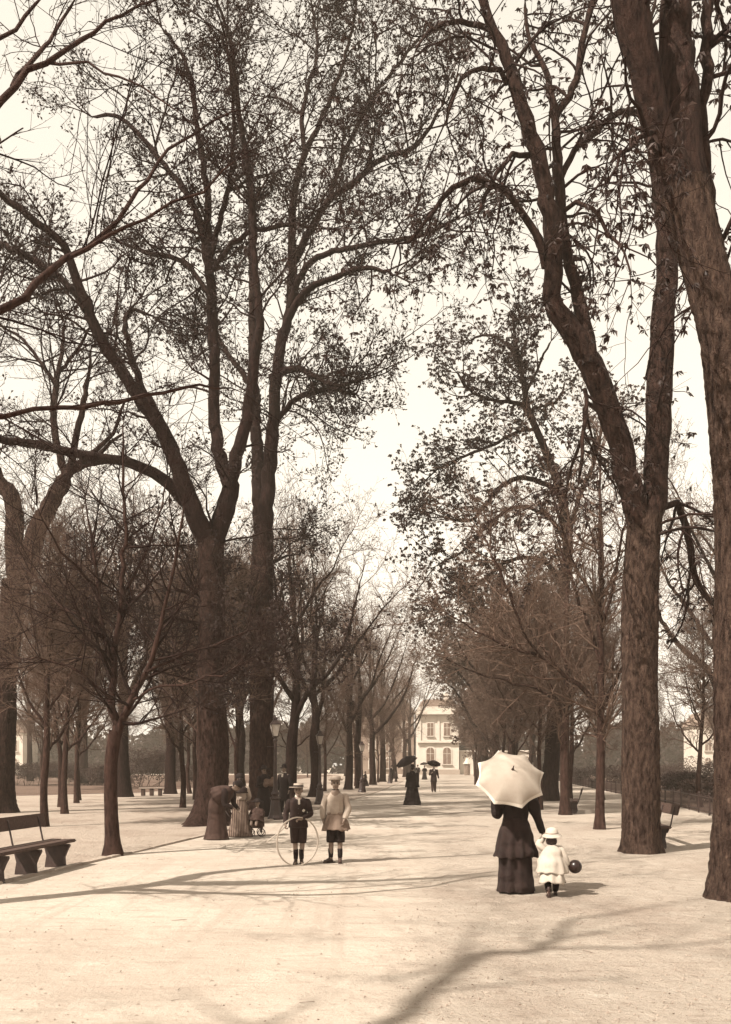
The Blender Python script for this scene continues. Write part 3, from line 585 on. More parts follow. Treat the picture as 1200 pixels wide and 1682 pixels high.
tree('chestnut_tree', 'leafy chestnut with dark leaning trunk behind the white parasol', (J[0][0, 0], dJ, 0), J, 18, RIGHT, **JP)
dH = 23.6
Hh = [on_ground(traced(dH, [(985, 1366, 20), (985, 1340, 15), (986, 1250, 14), (988, 1175, 15)])),
      traced(dH, [(988, 1185, 12), (985, 1080, 11), (984, 1000, 9), (986, 900, 7), (985, 820, 5), (987, 740, 3)], 0, .3),
      traced(dH, [(987, 1180, 9), (965, 1140, 8), (935, 1115, 7), (890, 1080, 6), (840, 1062, 5), (780, 1035, 3), (730, 1005, 2)], 0, -.6),
      traced(dH, [(893, 1083, 5), (862, 1040, 4), (835, 975, 4), (805, 900, 2)], -.3, -1.4),
      traced(dH, [(930, 1112, 5), (880, 1050, 4), (830, 960, 3), (790, 870, 2)], -.2, .8),
      traced(dH, [(988, 1175, 6), (1005, 1130, 6), (1030, 1080, 5), (1045, 1000, 3)], 0, 1.2),
      traced(dH, [(985, 1090, 6), (960, 1010, 5), (930, 930, 4), (905, 850, 2)], 0, 1),
      traced(dH, [(985, 1040, 6), (1005, 970, 5), (1020, 890, 4), (1030, 800, 2)], .1, -.8),
      traced(dH, [(985, 1000, 5), (950, 940, 4), (920, 860, 3), (900, 780, 2)], .1, -1)]
YP = dict(bark='bark_smooth', twig='twig_pale', leafm='leaf_pale', d1=4.4, L1=(.7, 2.0), L2=(.4, 1.0), L3=(.2, .45), n2=6, n3=4, nb=2, wig=.11, t1=.05, t2=.04, bud=(.02, .045), r3=.0045, z1=2.1, flare=.4, up1=.3)
tree('young_tree', 'slender young tree left of the big forked chestnut, one branch sweeping left', (Hh[0][0, 0], dH, 0), Hh, 19, **YP)
dI = 30.5
Ii = [on_ground(traced(dI, [(928, 1340, 20), (927, 1310, 15), (927, 1240, 14), (928, 1170, 15)])),
      traced(dI, [(928, 1180, 10), (932, 1100, 9), (930, 1000, 7), (934, 900, 5), (930, 820, 3)], 0, .3),
      traced(dI, [(927, 1180, 8), (905, 1130, 7), (870, 1080, 5), (820, 1030, 4), (770, 990, 2)], 0, -1),
      traced(dI, [(928, 1175, 7), (945, 1120, 6), (970, 1050, 5), (985, 960, 3)], 0, 1),
      traced(dI, [(926, 1165, 6), (890, 1135, 5), (840, 1120, 4), (780, 1105, 3), (730, 1080, 2)], 0, -2),
      traced(dI, [(930, 1090, 6), (895, 1010, 5), (860, 930, 3), (840, 870, 2)], 0, 1.5)]
tree('young_tree', 'slender young tree immediately right of the white parasol', (Ii[0][0, 0], dI, 0), Ii, 20, **YP)

# ------------------------------------------------------------------ tree kinds that repeat
protoY = []
for k in range(3):
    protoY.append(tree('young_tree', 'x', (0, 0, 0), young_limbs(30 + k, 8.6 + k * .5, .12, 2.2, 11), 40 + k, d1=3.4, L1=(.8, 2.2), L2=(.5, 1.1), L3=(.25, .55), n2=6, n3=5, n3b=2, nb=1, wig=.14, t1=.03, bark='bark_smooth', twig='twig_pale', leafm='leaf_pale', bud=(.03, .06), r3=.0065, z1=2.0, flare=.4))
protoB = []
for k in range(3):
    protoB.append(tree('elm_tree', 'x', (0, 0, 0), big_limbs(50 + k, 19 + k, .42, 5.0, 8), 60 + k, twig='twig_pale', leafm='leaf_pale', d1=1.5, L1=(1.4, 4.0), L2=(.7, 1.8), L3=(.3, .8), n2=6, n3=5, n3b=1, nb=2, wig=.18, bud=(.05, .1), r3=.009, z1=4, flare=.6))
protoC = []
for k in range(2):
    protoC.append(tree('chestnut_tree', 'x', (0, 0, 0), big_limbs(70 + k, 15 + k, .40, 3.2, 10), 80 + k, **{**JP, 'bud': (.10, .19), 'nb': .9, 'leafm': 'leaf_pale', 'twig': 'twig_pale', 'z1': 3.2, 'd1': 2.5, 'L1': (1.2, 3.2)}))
used = set()
def plant(proto, loc, rz, s, label, group, name=None):
    o = proto if proto.name not in used else copy_tree(proto)
    used.add(proto.name)
    if o is not proto: used.add(o.name)
    o.location = (loc[0], loc[1], 0); o.rotation_euler = (0, 0, rz); o.scale = (s, s, s)
    o['label'] = label; o['group'] = group
    return o
ORD = ['leftmost', 'second from the left', 'third from the left', 'fourth from the left', 'fifth from the left', 'sixth from the left', 'sixth from the right', 'fifth from the right', 'fourth from the right', 'third from the right', 'second from the right', 'rightmost']
def ordinal(lst, i): return ORD[sorted(range(len(lst)), key=lambda k: lst[k][0] / lst[k][1]).index(i)]
def gx(u, v): p = gp(u, v); return (p.x, p.y)
rt = random.Random(5)
# left row, going away
lrow = [(476, 1314, 1.0, 'leaning dark tree right behind the man in the bowler hat'),
        (517, 1309, .95, 'pale trunk just behind the second lamp post'),
        (572, 1297, .9, 'forked tree trunk left of the third lamp post'),
        (590, 1295, 1.0, 'thick trunk touching the third lamp post'),
        (612, 1289, 1.0, 'trunk behind the seated figure at the path edge'),
        (628, 1284, 1.05, 'next trunk beyond the seated figure in the left row'),
        (648, 1279, 1.1, 'far vase shaped tree of the left row before the pale building')]
for i, (u, v, s, lb) in enumerate(lrow):
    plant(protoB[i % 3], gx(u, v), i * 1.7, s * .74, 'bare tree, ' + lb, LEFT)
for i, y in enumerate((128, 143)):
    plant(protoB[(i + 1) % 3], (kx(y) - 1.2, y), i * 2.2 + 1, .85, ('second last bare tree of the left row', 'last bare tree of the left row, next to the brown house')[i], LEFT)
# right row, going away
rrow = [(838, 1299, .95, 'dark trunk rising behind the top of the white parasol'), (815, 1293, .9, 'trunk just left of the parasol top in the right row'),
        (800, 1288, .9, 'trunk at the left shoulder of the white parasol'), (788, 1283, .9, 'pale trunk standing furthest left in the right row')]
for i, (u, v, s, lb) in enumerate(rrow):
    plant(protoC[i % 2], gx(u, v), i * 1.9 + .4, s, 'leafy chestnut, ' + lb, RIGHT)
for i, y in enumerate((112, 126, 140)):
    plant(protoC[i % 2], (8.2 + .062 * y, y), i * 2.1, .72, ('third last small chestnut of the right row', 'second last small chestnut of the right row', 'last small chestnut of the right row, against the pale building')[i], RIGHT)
# young trees among the rows: each with where it stands
ylist = [(290, 1330, 1.0, 'young tree', None)]
ysp = [(-5.6, 30.5, 1.0, 'behind the bending woman, left of the lamp'), (-8.6, 24.5, .9, 'between the slender near tree and the large forked one'), (-5.4, 39, 1.0, 'behind the couple by the lamp'),
       (-3.9, 49, .95, 'between the first and second lamps, deeper in the row'), (-8.2, 44, 1.05, 'in the second row behind the large forked tree'), (-2.6, 58, .95, 'beside the forked trunk left of the third lamp'),
       (-12, 36, 1.0, 'on the open gravel behind the slender near tree'), (-.8, 72, .95, 'behind the third lamp post'), (1.2, 88, .9, 'low beside the fourth lamp post'), (3.0, 104, .9, 'low at the far end of the left row'),
       (-10.2, 31, .95, 'left of the slender near tree, further back'), (-13.5, 43, 1.0, 'near the far stone bench'), (-10.2, 53, 1.0, 'beyond the far stone bench'), (-7.1, 35.5, .95, 'right behind the large forked tree')]
for i, (x, y, s, lb) in enumerate(ysp):
    plant(protoY[i % 3], (x, y), i * 1.3, s, 'young bare tree ' + lb, 'young trees of the left row')
for i, (u, v, s, lb) in enumerate([(126, 1319, .9, 'thin straight young tree left of the slender near tree'), (70, 1298, .85, 'thin upright young tree at the lawn edge on the far left')]):
    plant(protoY[(i + 1) % 3], gx(u, v), i * 2 + .3, s, lb, 'young trees of the left lawn')
rsp = [(8.3, 37, .95, 'right of the bench behind the parasol'), (7.6, 50, .9, 'behind the dark leaning chestnut'), (8.6, 62, .9, 'deeper in the right row behind the parasol'), (9.4, 78, .9, 'far along the right row'),
       (11.4, 44, 1.0, 'between the two slender stems and the railing'), (13.2, 36, .9, 'behind the big forked chestnut at the railing'), (6.5, 34, .85, 'hidden behind the parasol, its twigs over the dark leaning trunk'), (7.2, 44.5, .9, 'just behind the slender stem right of the parasol')]
for i, (x, y, s, lb) in enumerate(rsp):
    plant(protoY[(i + 1) % 3], (x, y), i * 1.7 + .8, s, 'young bare tree ' + lb, 'young trees of the right row')
# old trees on the left lawn and in the garden at the right
lsp = [(205, 1309, .85, 'stout old tree behind the slender near tree'), (280, 1304, .8, 'stout old tree beside the far stone bench'), (395, 1300, .8, 'old tree between the large forked tree and the lamp'), (50, 1283, .8, 'leaning old tree beyond the hedge')]
for i, (u, v, s, lb) in enumerate(lsp):
    plant(protoB[(i + 2) % 3], gx(u, v), i * 2.3 + .5, s, lb, 'old trees of the left lawn')
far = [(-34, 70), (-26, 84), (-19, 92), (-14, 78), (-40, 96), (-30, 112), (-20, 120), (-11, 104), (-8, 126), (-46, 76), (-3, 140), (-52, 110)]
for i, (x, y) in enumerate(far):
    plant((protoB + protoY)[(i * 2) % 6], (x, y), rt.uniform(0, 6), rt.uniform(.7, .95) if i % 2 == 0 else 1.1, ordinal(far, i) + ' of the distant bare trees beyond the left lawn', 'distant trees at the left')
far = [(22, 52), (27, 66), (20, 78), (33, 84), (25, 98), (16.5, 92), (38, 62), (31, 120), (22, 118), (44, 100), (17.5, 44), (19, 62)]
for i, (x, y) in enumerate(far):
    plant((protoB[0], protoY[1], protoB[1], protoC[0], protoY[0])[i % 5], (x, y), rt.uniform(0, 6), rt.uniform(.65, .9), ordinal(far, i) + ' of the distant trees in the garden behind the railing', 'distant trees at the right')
# the avenue goes on behind the photographer; this tree throws the streaks on the foreground
K = [np.array([(-7.6, -2.6, -.1, .42), (-7.6, -2.6, .4, .32), (-7.7, -2.5, 3, .28), (-7.9, -2.3, 6, .26), (-8.0, -2.1, 9.0, .25)]),
     np.array([(-8.0, -2.1, 8.9, .22), (-8.3, -1.5, 11, .2), (-8.45, -1.25, 12.5, .19), (-8.75, -.2, 14, .17), (-8.95, -.55, 15.2, .15), (-9.1, .3, 16.3, .11), (-9.2, .2, 17.6, .07), (-9.0, .4, 18.8, .03)]),
     np.array([(-8.75, -.2, 14, .10), (-9.4, -.5, 14.8, .08), (-10.0, -.2, 16, .05), (-10.6, .2, 17.2, .03)]),
     np.array([(-8.95, -.55, 15.2, .09), (-8.2, -.9, 16.2, .07), (-7.8, -.7, 17.4, .04)]),
     np.array([(-8.0, -2.1, 8.6, .14), (-9.0, -3.0, 10.0, .1), (-10, -3.6, 12, .06)])]
for k_ in K[1:]: k_[:, 3] *= .48
tree('elm_tree', 'bare tree of the avenue standing behind the photographer', (-7.6, -2.6, 0), K, 90, LEFT, d1=1.6, L1=(1.0, 2.6), n2=4, n3=4, n3b=1, nb=2, z1=7, flare=.5)

# ------------------------------------------------------------------ lamps, benches, railing, shrubs, buildings
LAMPS = [((452, 1346), 'nearest gas lamp post with glass lantern, beside the couple in black'), ((525, 1321), 'second gas lamp post from the camera, behind the two boys'),
         ((594, 1301), 'third gas lamp post, with a small child at its foot'), ((640, 1286.5), 'faint fourth lamp post far along the left row')]
def make_lamp(label):
    root = empty('street_lamp', (0, 0, 0), 0, label, 'street lamp', 'gas lamps along the kerb')
    link('base', lathe([(.25, -.02), (.25, .06), (.235, .09), (.20, .14), (.17, .30), (.145, .52), (.135, .60), (.17, .63), (.17, .67), (.12, .70)], 8, .39), 'iron', root)
    link('post', lathe([(.115, .68), (.10, .74), (.13, .78), (.13, .81), (.085, .86), (.065, .98), (.058, 1.2), (.045, 2.3), (.042, 2.36), (.07, 2.40), (.07, 2.43), (.04, 2.46), (.04, 2.50)], 14), 'iron', root)
    link('ladder_bar', tube_mesh([(-.26, 0, 2.22), (.26, 0, 2.22)], .012, 6), 'iron', root)
    lan = link('lantern', lathe([(.04, 2.49), (.11, 2.515), (.125, 2.54)], 4, math.pi / 4), 'iron', root)
    c0, c1, z0, z1 = .105, .20, 2.545, 2.90
    for k in range(4):
        a0, a1 = math.pi / 4 + k * math.pi / 2, math.pi / 4 + (k + 1) * math.pi / 2
        p = [Vector((c * math.cos(a), c * math.sin(a), z)) for c, a, z in ((c0, a0, z0), (c0, a1, z0), (c1, a1, z1), (c1, a0, z1))]
        bm = bmesh.new(); bm.faces.new([bm.verts.new(q) for q in p]); link('pane', bm_mesh('pane', bm), 'glass', lan)
        link('frame_bar', tube_mesh([p[0], p[3]], .011, 5), 'iron', lan)
    link('burner', lathe([(.015, 2.54), (.015, 2.66), (.03, 2.67), (.03, 2.70), (.0, 2.71)], 8), 'iron', lan)
    link('roof', lathe([(.215, 2.89), (.225, 2.905), (.15, 2.97), (.10, 3.02), (.085, 3.03), (.085, 3.07), (.10, 3.08), (.045, 3.12), (.02, 3.14), (.024, 3.17), (.001, 3.20)], 4, math.pi / 4), 'iron', root)
    return root
lp = None
for i, ((u, v), lb) in enumerate(LAMPS):
    o = lp = make_lamp(lb) if lp is None else None or lp
    if i: o = copy_tree(lp)
    o['label'] = lb; p = gp(u, v); o.location = (p.x, p.y, 0); o.rotation_euler = (0, 0, .25 + i * .05)
    lp = lp if i == 0 else lp0
    lp0 = lp

def make_bench(label, L=2.6, wood='wood'):
    """runs along y, sits towards +x"""
    root = empty('bench', (0, 0, 0), 0, label, 'bench', 'park benches')
    for x0, wd in ((-.14, .20), (.09, .22)):
        link('seat_board', rbox((x0, 0, .42), (wd, L, .05), .018), wood, root)
    rot = Matrix.Rotation(-.24, 3, 'Y')
    link('backrest', rbox((-.36, 0, .76), (.035, L, .21), .012, rot), wood, root)
    for yy in (-L / 2 + .3, 0, L / 2 - .3):
        bm = bmesh.new()
        prof = [(-.23, .395), (.21, .395), (.215, .36), (.17, .28), (.13, .18), (.14, .06), (.16, 0), (-.20, 0), (-.19, .08), (-.17, .2), (-.20, .32)]
        a = [bm.verts.new((x, yy - .03, z - .01)) for x, z in prof]; b = [bm.verts.new((x, yy + .03, z - .01)) for x, z in prof]
        bm.faces.new(a); bm.faces.new(b[::-1])
        for k in range(len(prof)): bm.faces.new((a[k], b[k], b[(k + 1) % len(prof)], a[(k + 1) % len(prof)]))
        sl = link('support', bm_mesh('support', bm), 'iron', root)
        link('back_post', tube_mesh([(-.2, yy + .05, .30), (-.27, yy + .05, .46), (-.345, yy + .05, .82)], .014, 6), 'iron', root)
        link('brace', tube_mesh([(.12, yy + .06, .38), (-.02, yy + .06, .2), (-.12, yy + .28, .0)], .012, 6), 'iron', root)
    return root
bn = make_bench('dark wooden bench with plank backrest at the left edge')
bn.location = (-5.08, 13.75, 0); bn.rotation_euler = (0, 0, R(-6))
o = copy_tree(bn); o['label'] = 'bench seen end on behind the big forked chestnut'; q = gp(1078, 1391); o.location = (q.x + .05, q.y + .9, 0); o.rotation_euler = (0, 0, R(180 - 5))
o = copy_tree(bn); o['label'] = 'bench behind the slender stem right of the parasol'; q = gp(936, 1336); o.location = (q.x + .25, q.y + .9, 0); o.rotation_euler = (0, 0, R(180 - 14))
o = empty('stone_bench', (0, 0, 0), 0, 'low pale bench far off on the left, beside a stout tree', 'bench', 'park benches')
link('seat', rbox((0, 0, .42), (1.35, .42, .06), .015), 'stone', o)
for x in (-.45, .0, .45): link('support', rbox((x, 0, .195), (.2, .34, .39), .02), 'wood', o)
q = gp(249, 1307); o.location = (q.x, q.y, .0); o.rotation_euler = (0, 0, .12)

# the low iron railing round the garden at the right
rail = empty('garden_railing', (0, 0, 0), 0, 'low dark iron railing along the garden at the right', 'railing')
fp = [(9.7, 20), (11.1, 29), (13.0, 39), (14.8, 54), (19.5, 90), (23.5, 120)]
def fx(y): return float(np.interp(y, [p[1] for p in fp], [p[0] for p in fp]))
yl = list(np.arange(20, 120, 2.0))
post_me = lathe([(.035, -.02), (.03, .66), (.045, .68), (.045, .71), (.0, .75)], 6)
for yy in yl: link('post', post_me, 'iron', rail, (fx(yy), yy, 0))
for h in (.12, .58):
    link('rail', tube_mesh([(fx(y_), y_, h) for y_ in np.arange(20, 119, 3.0)], .016, 5), 'iron', rail)
py = np.arange(20.1, 118, .17); st = np.stack([[fx(y_) for y_ in py], py, np.full(len(py), .02)], 1)
pts = np.stack([st, st + [0, 0, .3], st + [0, 0, .64]], 1)
o = link('pickets', np_mesh('pickets', *tubes(pts, np.full((len(py), 3), .009), 4)), 'iron', rail); o['kind'] = 'stuff'

def leaf_mass(cs, rs, n, size, rng, wd=.3):
    """leaves spread through overlapping lumps"""
    cs = np.asarray(cs, float); rs = np.asarray(rs, float); k = rng.integers(0, len(cs), n)
    d = norm(rng.standard_normal((n, 3))); p = cs[k] + d * rs[k] * (rng.random((n, 1)) ** .35)
    p[:, 2] = np.abs(p[:, 2]) + .03
    return kites(p, norm(d + rng.standard_normal((n, 3)) * .8), rng.uniform(*size, n), wd, rng)
def shrub(label, loc, w_, h_, seed, group, n=2600, leafm='leaf_shrub', size=(.08, .17)):
    rng = np.random.default_rng(seed); root = empty('shrub', (loc[0], loc[1], 0), 0, label, 'shrub', group)
    m = 9; cs = np.stack([rng.uniform(-.5, .5, m) * w_ * .7, rng.uniform(-.4, .4, m) * w_ * .6, rng.uniform(.3, .8, m) * h_], 1); rs = np.stack([np.full(m, w_ * .24), np.full(m, w_ * .24), np.full(m, h_ * .26)], 1)
    rs *= rng.uniform(.7, 1.25, (m, 1))
    link('foliage', np_mesh('foliage', *leaf_mass(cs, rs, n, size, rng), False), leafm, root)['kind'] = 'stuff'
    s0 = rng.normal(0, .1, (14, 3)) * np.array([w_, w_, 0]); dd = rng.standard_normal((14, 3)) * .5 + [0, 0, 1]
    g, q_ = grow(s0 - [0, 0, .05], dd, np.full(14, h_ * .95), np.full(14, .02), np.full(14, .005), 5, .12, .02, rng)
    link('stems', np_mesh('stems', *tubes(g, q_, 4)), 'twig', root)
    return root
SH = [((40, 1290), 9.0, 1.9, 'long clipped dark shrub on the far left lawn'), ((238, 1292), 5.0, 3.2, 'tall dark shrub behind the far stone bench'), ((150, 1290), 5, 1.5, 'low loose shrub behind the slender near tree'), ((180, 1294), 3.5, 1.7, 'small shrub at the lawn edge beside the stout old tree'),
      ((318, 1288), 4.6, 1.8, 'shrub showing left of the large forked trunk'), ((110, 1284), 7, 2.0, 'wide shrub far behind the thin straight tree')]
for i, ((u, v), w_, h_, lb) in enumerate(SH):
    q = gp(u, v); shrub(lb, (q.x, q.y), w_, h_, 100 + i, 'shrubs of the left lawn', n=int(4000 + 600 * w_))
SR = [((1030, 1291), 4.5, 1.6, 'shrub behind the railing, left of the big forked trunk'), ((1120, 1303), 3.6, 1.3, 'pale budding shrub behind the railing right of the big forked trunk'), ((1160, 1318), 2.6, 1.0, 'low shrub behind the railing near the right edge'),
      ((965, 1284), 5, 1.6, 'shrub behind the two slender stems'), ((1090, 1289), 6, 2.2, 'wide shrub deep in the garden at the right'), ((1180, 1294), 5, 2.0, 'shrub deep in the garden by the right edge')]
for i, ((u, v), w_, h_, lb) in enumerate(SR):
    q = gp(u, v); x = max(q.x, fx(q.y) + w_ * .45); shrub(lb, (x, q.y), w_, h_, 120 + i, 'shrubs of the garden at the right', n=int(3000 + 500 * w_), leafm='leaf_shrub' if i % 2 == 0 else 'bud')
q = gp(750, 1271.5); shrub('dark round bush at the foot of the pale building', (q.x, q.y), 2.6, 2.9, 140, 'bushes by the building', 2600)
q = gp(733, 1273); shrub('small bush left of the round bush by the building', (q.x + 9.3, q.y + 1), 3.4, 2.2, 141, 'bushes by the building', 2000)
# the far wood that closes the view
rw = np.random.default_rng(77); m = 260
cs = np.stack([rw.uniform(-120, 130, m), rw.uniform(180, 205, m), rw.uniform(0, 8, m)], 1); rs = np.stack([rw.uniform(3, 6, m), rw.uniform(2, 4, m), rw.uniform(2, 4.5, m)], 1)
o = link('distant_wood', np_mesh('distant_wood', *leaf_mass(cs, rs, 60000, (.8, 1.7), rw), False), 'bud'); tag(o, 'far belt of bare woodland closing the view', 'woodland', kind='stuff')

def arch_poly(w_, h_, n=8):
    r = w_ / 2; return [(-r, 0), (r, 0)] + [(r * math.cos(a), h_ - r + r * math.sin(a)) for a in np.linspace(0, math.pi, n)]
def prism(poly, y0, y1):
    bm = bmesh.new(); a = [bm.verts.new((x, y0, z)) for x, z in poly]; b = [bm.verts.new((x, y1, z)) for x, z in poly]
    bm.faces.new(a); bm.faces.new(b[::-1]); n = len(poly)
    for k in range(n): bm.faces.new((a[k], b[k], b[(k + 1) % n], a[(k + 1) % n]))
    return bm_mesh('prism', bm)
def window(root, x, z, w_, h_, y, arched):
    poly = arch_poly(w_, h_) if arched else [(-w_ / 2, 0), (w_ / 2, 0), (w_ / 2, h_), (-w_ / 2, h_)]
    big = [(px * 1.28, pz * 1.10 if pz > .1 else pz) for px, pz in poly]
    fr = link('window', prism(big, -.10, .02), 'wall', root, (x, y, z))
    link('pane', prism(poly, -.14, -.105), 'pane', fr); link('glazing_bar', rbox((0, -.16, h_ / 2), (.07, .04, h_ * .98), .005), 'wall', fr)
    link('glazing_bar', rbox((0, -.165, h_ * .62), (w_ * .97, .04, .07), .005), 'wall', fr)
    link('sill', rbox((0, -.16, -.09), (w_ * 1.4, .34, .13), .01), 'wall', fr)
bl = empty('pale_building', (9.5, 165, 0), 0, 'pale stone building with arched ground floor windows closing the avenue', 'building')
link('wall', rbox((3.7, 5, 5.9), (7.4, 10, 11.8), .02), 'wall', bl)
link('plinth', rbox((3.7, -.12, .45), (7.7, .3, .9), .02), 'stone', bl)
link('string_course', rbox((3.7, -.2, 5.9), (7.9, .6, .38), .03), 'wall', bl); link('cornice', rbox((3.7, -.3, 11.0), (8.3, 1.2, .4), .04), 'wall', bl)
link('parapet', rbox((3.7, .2, 11.9), (7.6, .44, .8), .03), 'wall', bl)
rf = link('roof', prism([(-.1, 11.9), (7.5, 11.9), (6.4, 13.6), (1.0, 13.6)], .6, 9.5), 'roof', bl); link('chimney', rbox((5.4, 4, 14.2), (.9, .7, 1.6), .02), 'wall', rf)
for x in (2.2, 5.2):
    window(bl, x, 1.9, 1.4, 3.0, 0, True); window(bl, x, 7.0, 1.1, 2.3, 0, False)
for x in (.35, 3.7, 7.05): link('pilaster', rbox((x, -.08, 8.4), (.4, .2, 4.7), .02), 'wall', bl)
wg = empty('low_wing', (17.1, 166, 0), 0, 'low pale wing right of the building behind the chestnuts', 'building')
link('wall', rbox((7, 4, 2.1), (14, 8, 4.2), .02), 'wall', wg); link('cornice', rbox((7, -.1, 4.25), (14.2, .6, .3), .02), 'wall', wg)
for x in (3.5, 6.5, 9.5, 12): window(wg, x, 1.2, 1.2, 2.2, 0, True)
kk = empty('kiosk', (0, 0, 0), 0, 'small kiosk with pale lantern roof right of the round bush', 'kiosk')
link('wall', lathe([(.5, 0), (.5, 1.9)], 8), 'roof', kk); link('roof', lathe([(.75, 1.9), (.7, 2.0), (.3, 2.5), (.0, 2.9)], 8), 'wall', kk); q = gp(767, 1273); kk.location = (q.x, q.y, 0)
def far_house(label, loc, W, H, m, nx, nz):
    h_ = empty('far_house', loc, 0, label, 'building'); link('wall', rbox((W / 2, 4, H / 2), (W, 8, H), .02), m, h_)
    link('roof', prism([(-.4, H), (W + .4, H), (W - 1.5, H + 2.6), (1.5, H + 2.6)], -.4, 8.4), 'roof', h_)
    for i in range(nx):
        for k in range(nz): window(h_, (i + .5) * W / nx, 1.1 + k * 3.3, 1.1, 2.0, 0, k == 0)
far_house('brown house in shade left of the pale building', (-3.5, 172, 0), 12.6, 11.5, 'wall_dim', 4, 3)
far_house('pale long house glimpsed at the far left', (-92, 176, 0), 26, 8, 'wall', 8, 2)
far_house('pale far house glimpsed behind the garden at the right', (62, 170, 0), 24, 9, 'wall', 7, 2)

# ------------------------------------------------------------------ PEOPLE
SPH = None
def ellipsoid(c, r, rot=None, n=14):
    th = np.linspace(0, math.pi, n)[1:-1]; ph = np.arange(n) * 2 * math.pi / n
    V = [(0, 0, 1)] + [(math.sin(t) * math.cos(p), math.sin(t) * math.sin(p), math.cos(t)) for t in th for p in ph] + [(0, 0, -1)]
    V = np.array(V) * np.asarray(r); V = V @ np.array(rot.to_3x3()).T if rot is not None else V
    Fq = []; k = len(th)
    for j in range(n): Fq.append((0, 1 + j, 1 + (j + 1) % n, 0))
    for i in range(k - 1):
        for j in range(n): Fq.append((1 + i * n + j, 1 + (i + 1) * n + j, 1 + (i + 1) * n + (j + 1) % n, 1 + i * n + (j + 1) % n))
    L = len(V) - 1
    for j in range(n): Fq.append((L, 1 + (k - 1) * n + (j + 1) % n, 1 + (k - 1) * n + j, L))
    tri = [f[:3] for f in Fq if len(set(f)) == 3]; quad = [f for f in Fq if len(set(f)) == 4]
    return V + np.asarray(c), tri, quad
class Fig:
    def __init__(s, name, label, loc, rz, group=None, cat='person', sub=1.0):
        s.root = empty(name, loc, rz, label, cat, group); s.bm = bmesh.new(); s.rng = np.random.default_rng(abs(hash(label)) % 1000 if False else len(label) * 7)
    def ell(s, c, r, rot=None):
        V, tri, quad = ellipsoid(c, r, rot); vs = [s.bm.verts.new(v) for v in V]
        for f in tri + quad: s.bm.faces.new([vs[i] for i in f])
    def cap(s, p, q, r0, r1=None):
        r1 = r0 if r1 is None else r1; p = Vector(p); q = Vector(q); d = (q - p); L = d.length; d = d.normalized()
        u = d.orthogonal().normalized(); w_ = d.cross(u); rings = []
        for a in (-80, -50, -20): rings.append((p + d * r0 * math.sin(R(a)), r0 * math.cos(R(a))))
        for a in (20, 50, 80): rings.append((q + d * r1 * math.sin(R(a)), r1 * math.cos(R(a))))
        n = 10; vs = [[s.bm.verts.new(c + (u * math.cos(k * 6.2832 / n) + w_ * math.sin(k * 6.2832 / n)) * r) for k in range(n)] for c, r in rings]
        for i in range(len(vs) - 1):
            for k in range(n): s.bm.faces.new((vs[i][k], vs[i][(k + 1) % n], vs[i + 1][(k + 1) % n], vs[i + 1][k]))
        s.bm.faces.new(vs[0][::-1]); s.bm.faces.new(vs[-1])
    def chain(s, pts, rads):
        for i in range(len(pts) - 1): s.cap(pts[i], pts[i + 1], rads[i], rads[i + 1])
    def head(s, c, k=1.0, yaw=0.0, pitch=0.0, face=True):
        """facing -y; k scales a head 22 cm high"""
        c = Vector(c); Rm = Matrix.Rotation(yaw, 4, 'Z') @ Matrix.Rotation(pitch, 4, 'X'); T = lambda v: c + Rm.to_3x3() @ (Vector(v) * k)
        s.ell(T((0, .008, .025)), (.074 * k, .092 * k, .085 * k), Rm); s.ell(T((0, -.022, -.045)), (.056 * k, .060 * k, .066 * k), Rm)
        s.cap(T((0, -.088, .012)), T((0, -.105, -.022)), .009 * k, .014 * k)
        for e in (-1, 1): s.ell(T((e * .074, .005, -.008)), (.010 * k, .02 * k, .032 * k), Rm); s.ell(T((e * .03, -.072, -.03)), (.02 * k, .014 * k, .02 * k), Rm)
        s.ell(T((0, -.078, -.085)), (.022 * k, .014 * k, .014 * k), Rm)
        if face:
            for e in (-1, 1):
                link('eye', s.small(T((e * .029, -.083, .008)), (.012 * k, .007 * k, .008 * k), Rm), 'hair', s.root)
                link('eyebrow', s.small(T((e * .030, -.086, .027)), (.018 * k, .006 * k, .005 * k), Rm), 'hair', s.root)
            link('mouth', s.small(T((0, -.084, -.058)), (.020 * k, .005 * k, .005 * k), Rm), 'darkgrey', s.root)
        s.T = T; s.Rm = Rm; s.k = k
    def small(s, c, r, rot=None):
        V, tri, quad = ellipsoid(c, r, rot, 10); bm = bmesh.new(); vs = [bm.verts.new(v) for v in V]
        for f in tri + quad: bm.faces.new([vs[i] for i in f])
        return bm_mesh('blob', bm, True)
    def hand(s, wr, d, nrm, k=1.0, curl=.5, thumb=1):
        """palm and five fingers; nrm is the way the palm faces"""
        wr = Vector(wr); d = Vector(d).normalized(); nrm = Vector(nrm); nrm = (nrm - d * nrm.dot(d)).normalized(); sd_ = d.cross(nrm) * thumb
        s.cap(wr, wr + d * .035 * k, .021 * k, .026 * k)
        for j, (o_, L) in enumerate(((.026, .066), (.009, .074), (-.009, .070), (-.025, .054))):
            b0 = wr + d * .045 * k + sd_ * o_ * k * .8; b = wr + d * .078 * k + sd_ * o_ * k
            s.cap(b0, b, .013 * k, .0095 * k); a = curl; p = b; dd = d
            for f_, r_ in ((.42, .0088), (.33, .008), (.25, .0072)):
                dd = (d * math.cos(a) + nrm * math.sin(a)); q = p + dd * L * f_ * k; s.cap(p, q, r_ * k, r_ * k * .92); p = q; a += curl
        t0 = wr + d * .02 * k + sd_ * .024 * k; t1 = t0 + (d * .7 + sd_ * .7 + nrm * .3) * .035 * k; t2 = t1 + (d * .9 + sd_ * .1 + nrm * .5) * .028 * k
        s.cap(t0, t1, .013 * k, .0105 * k); s.cap(t1, t2, .010 * k, .0085 * k)
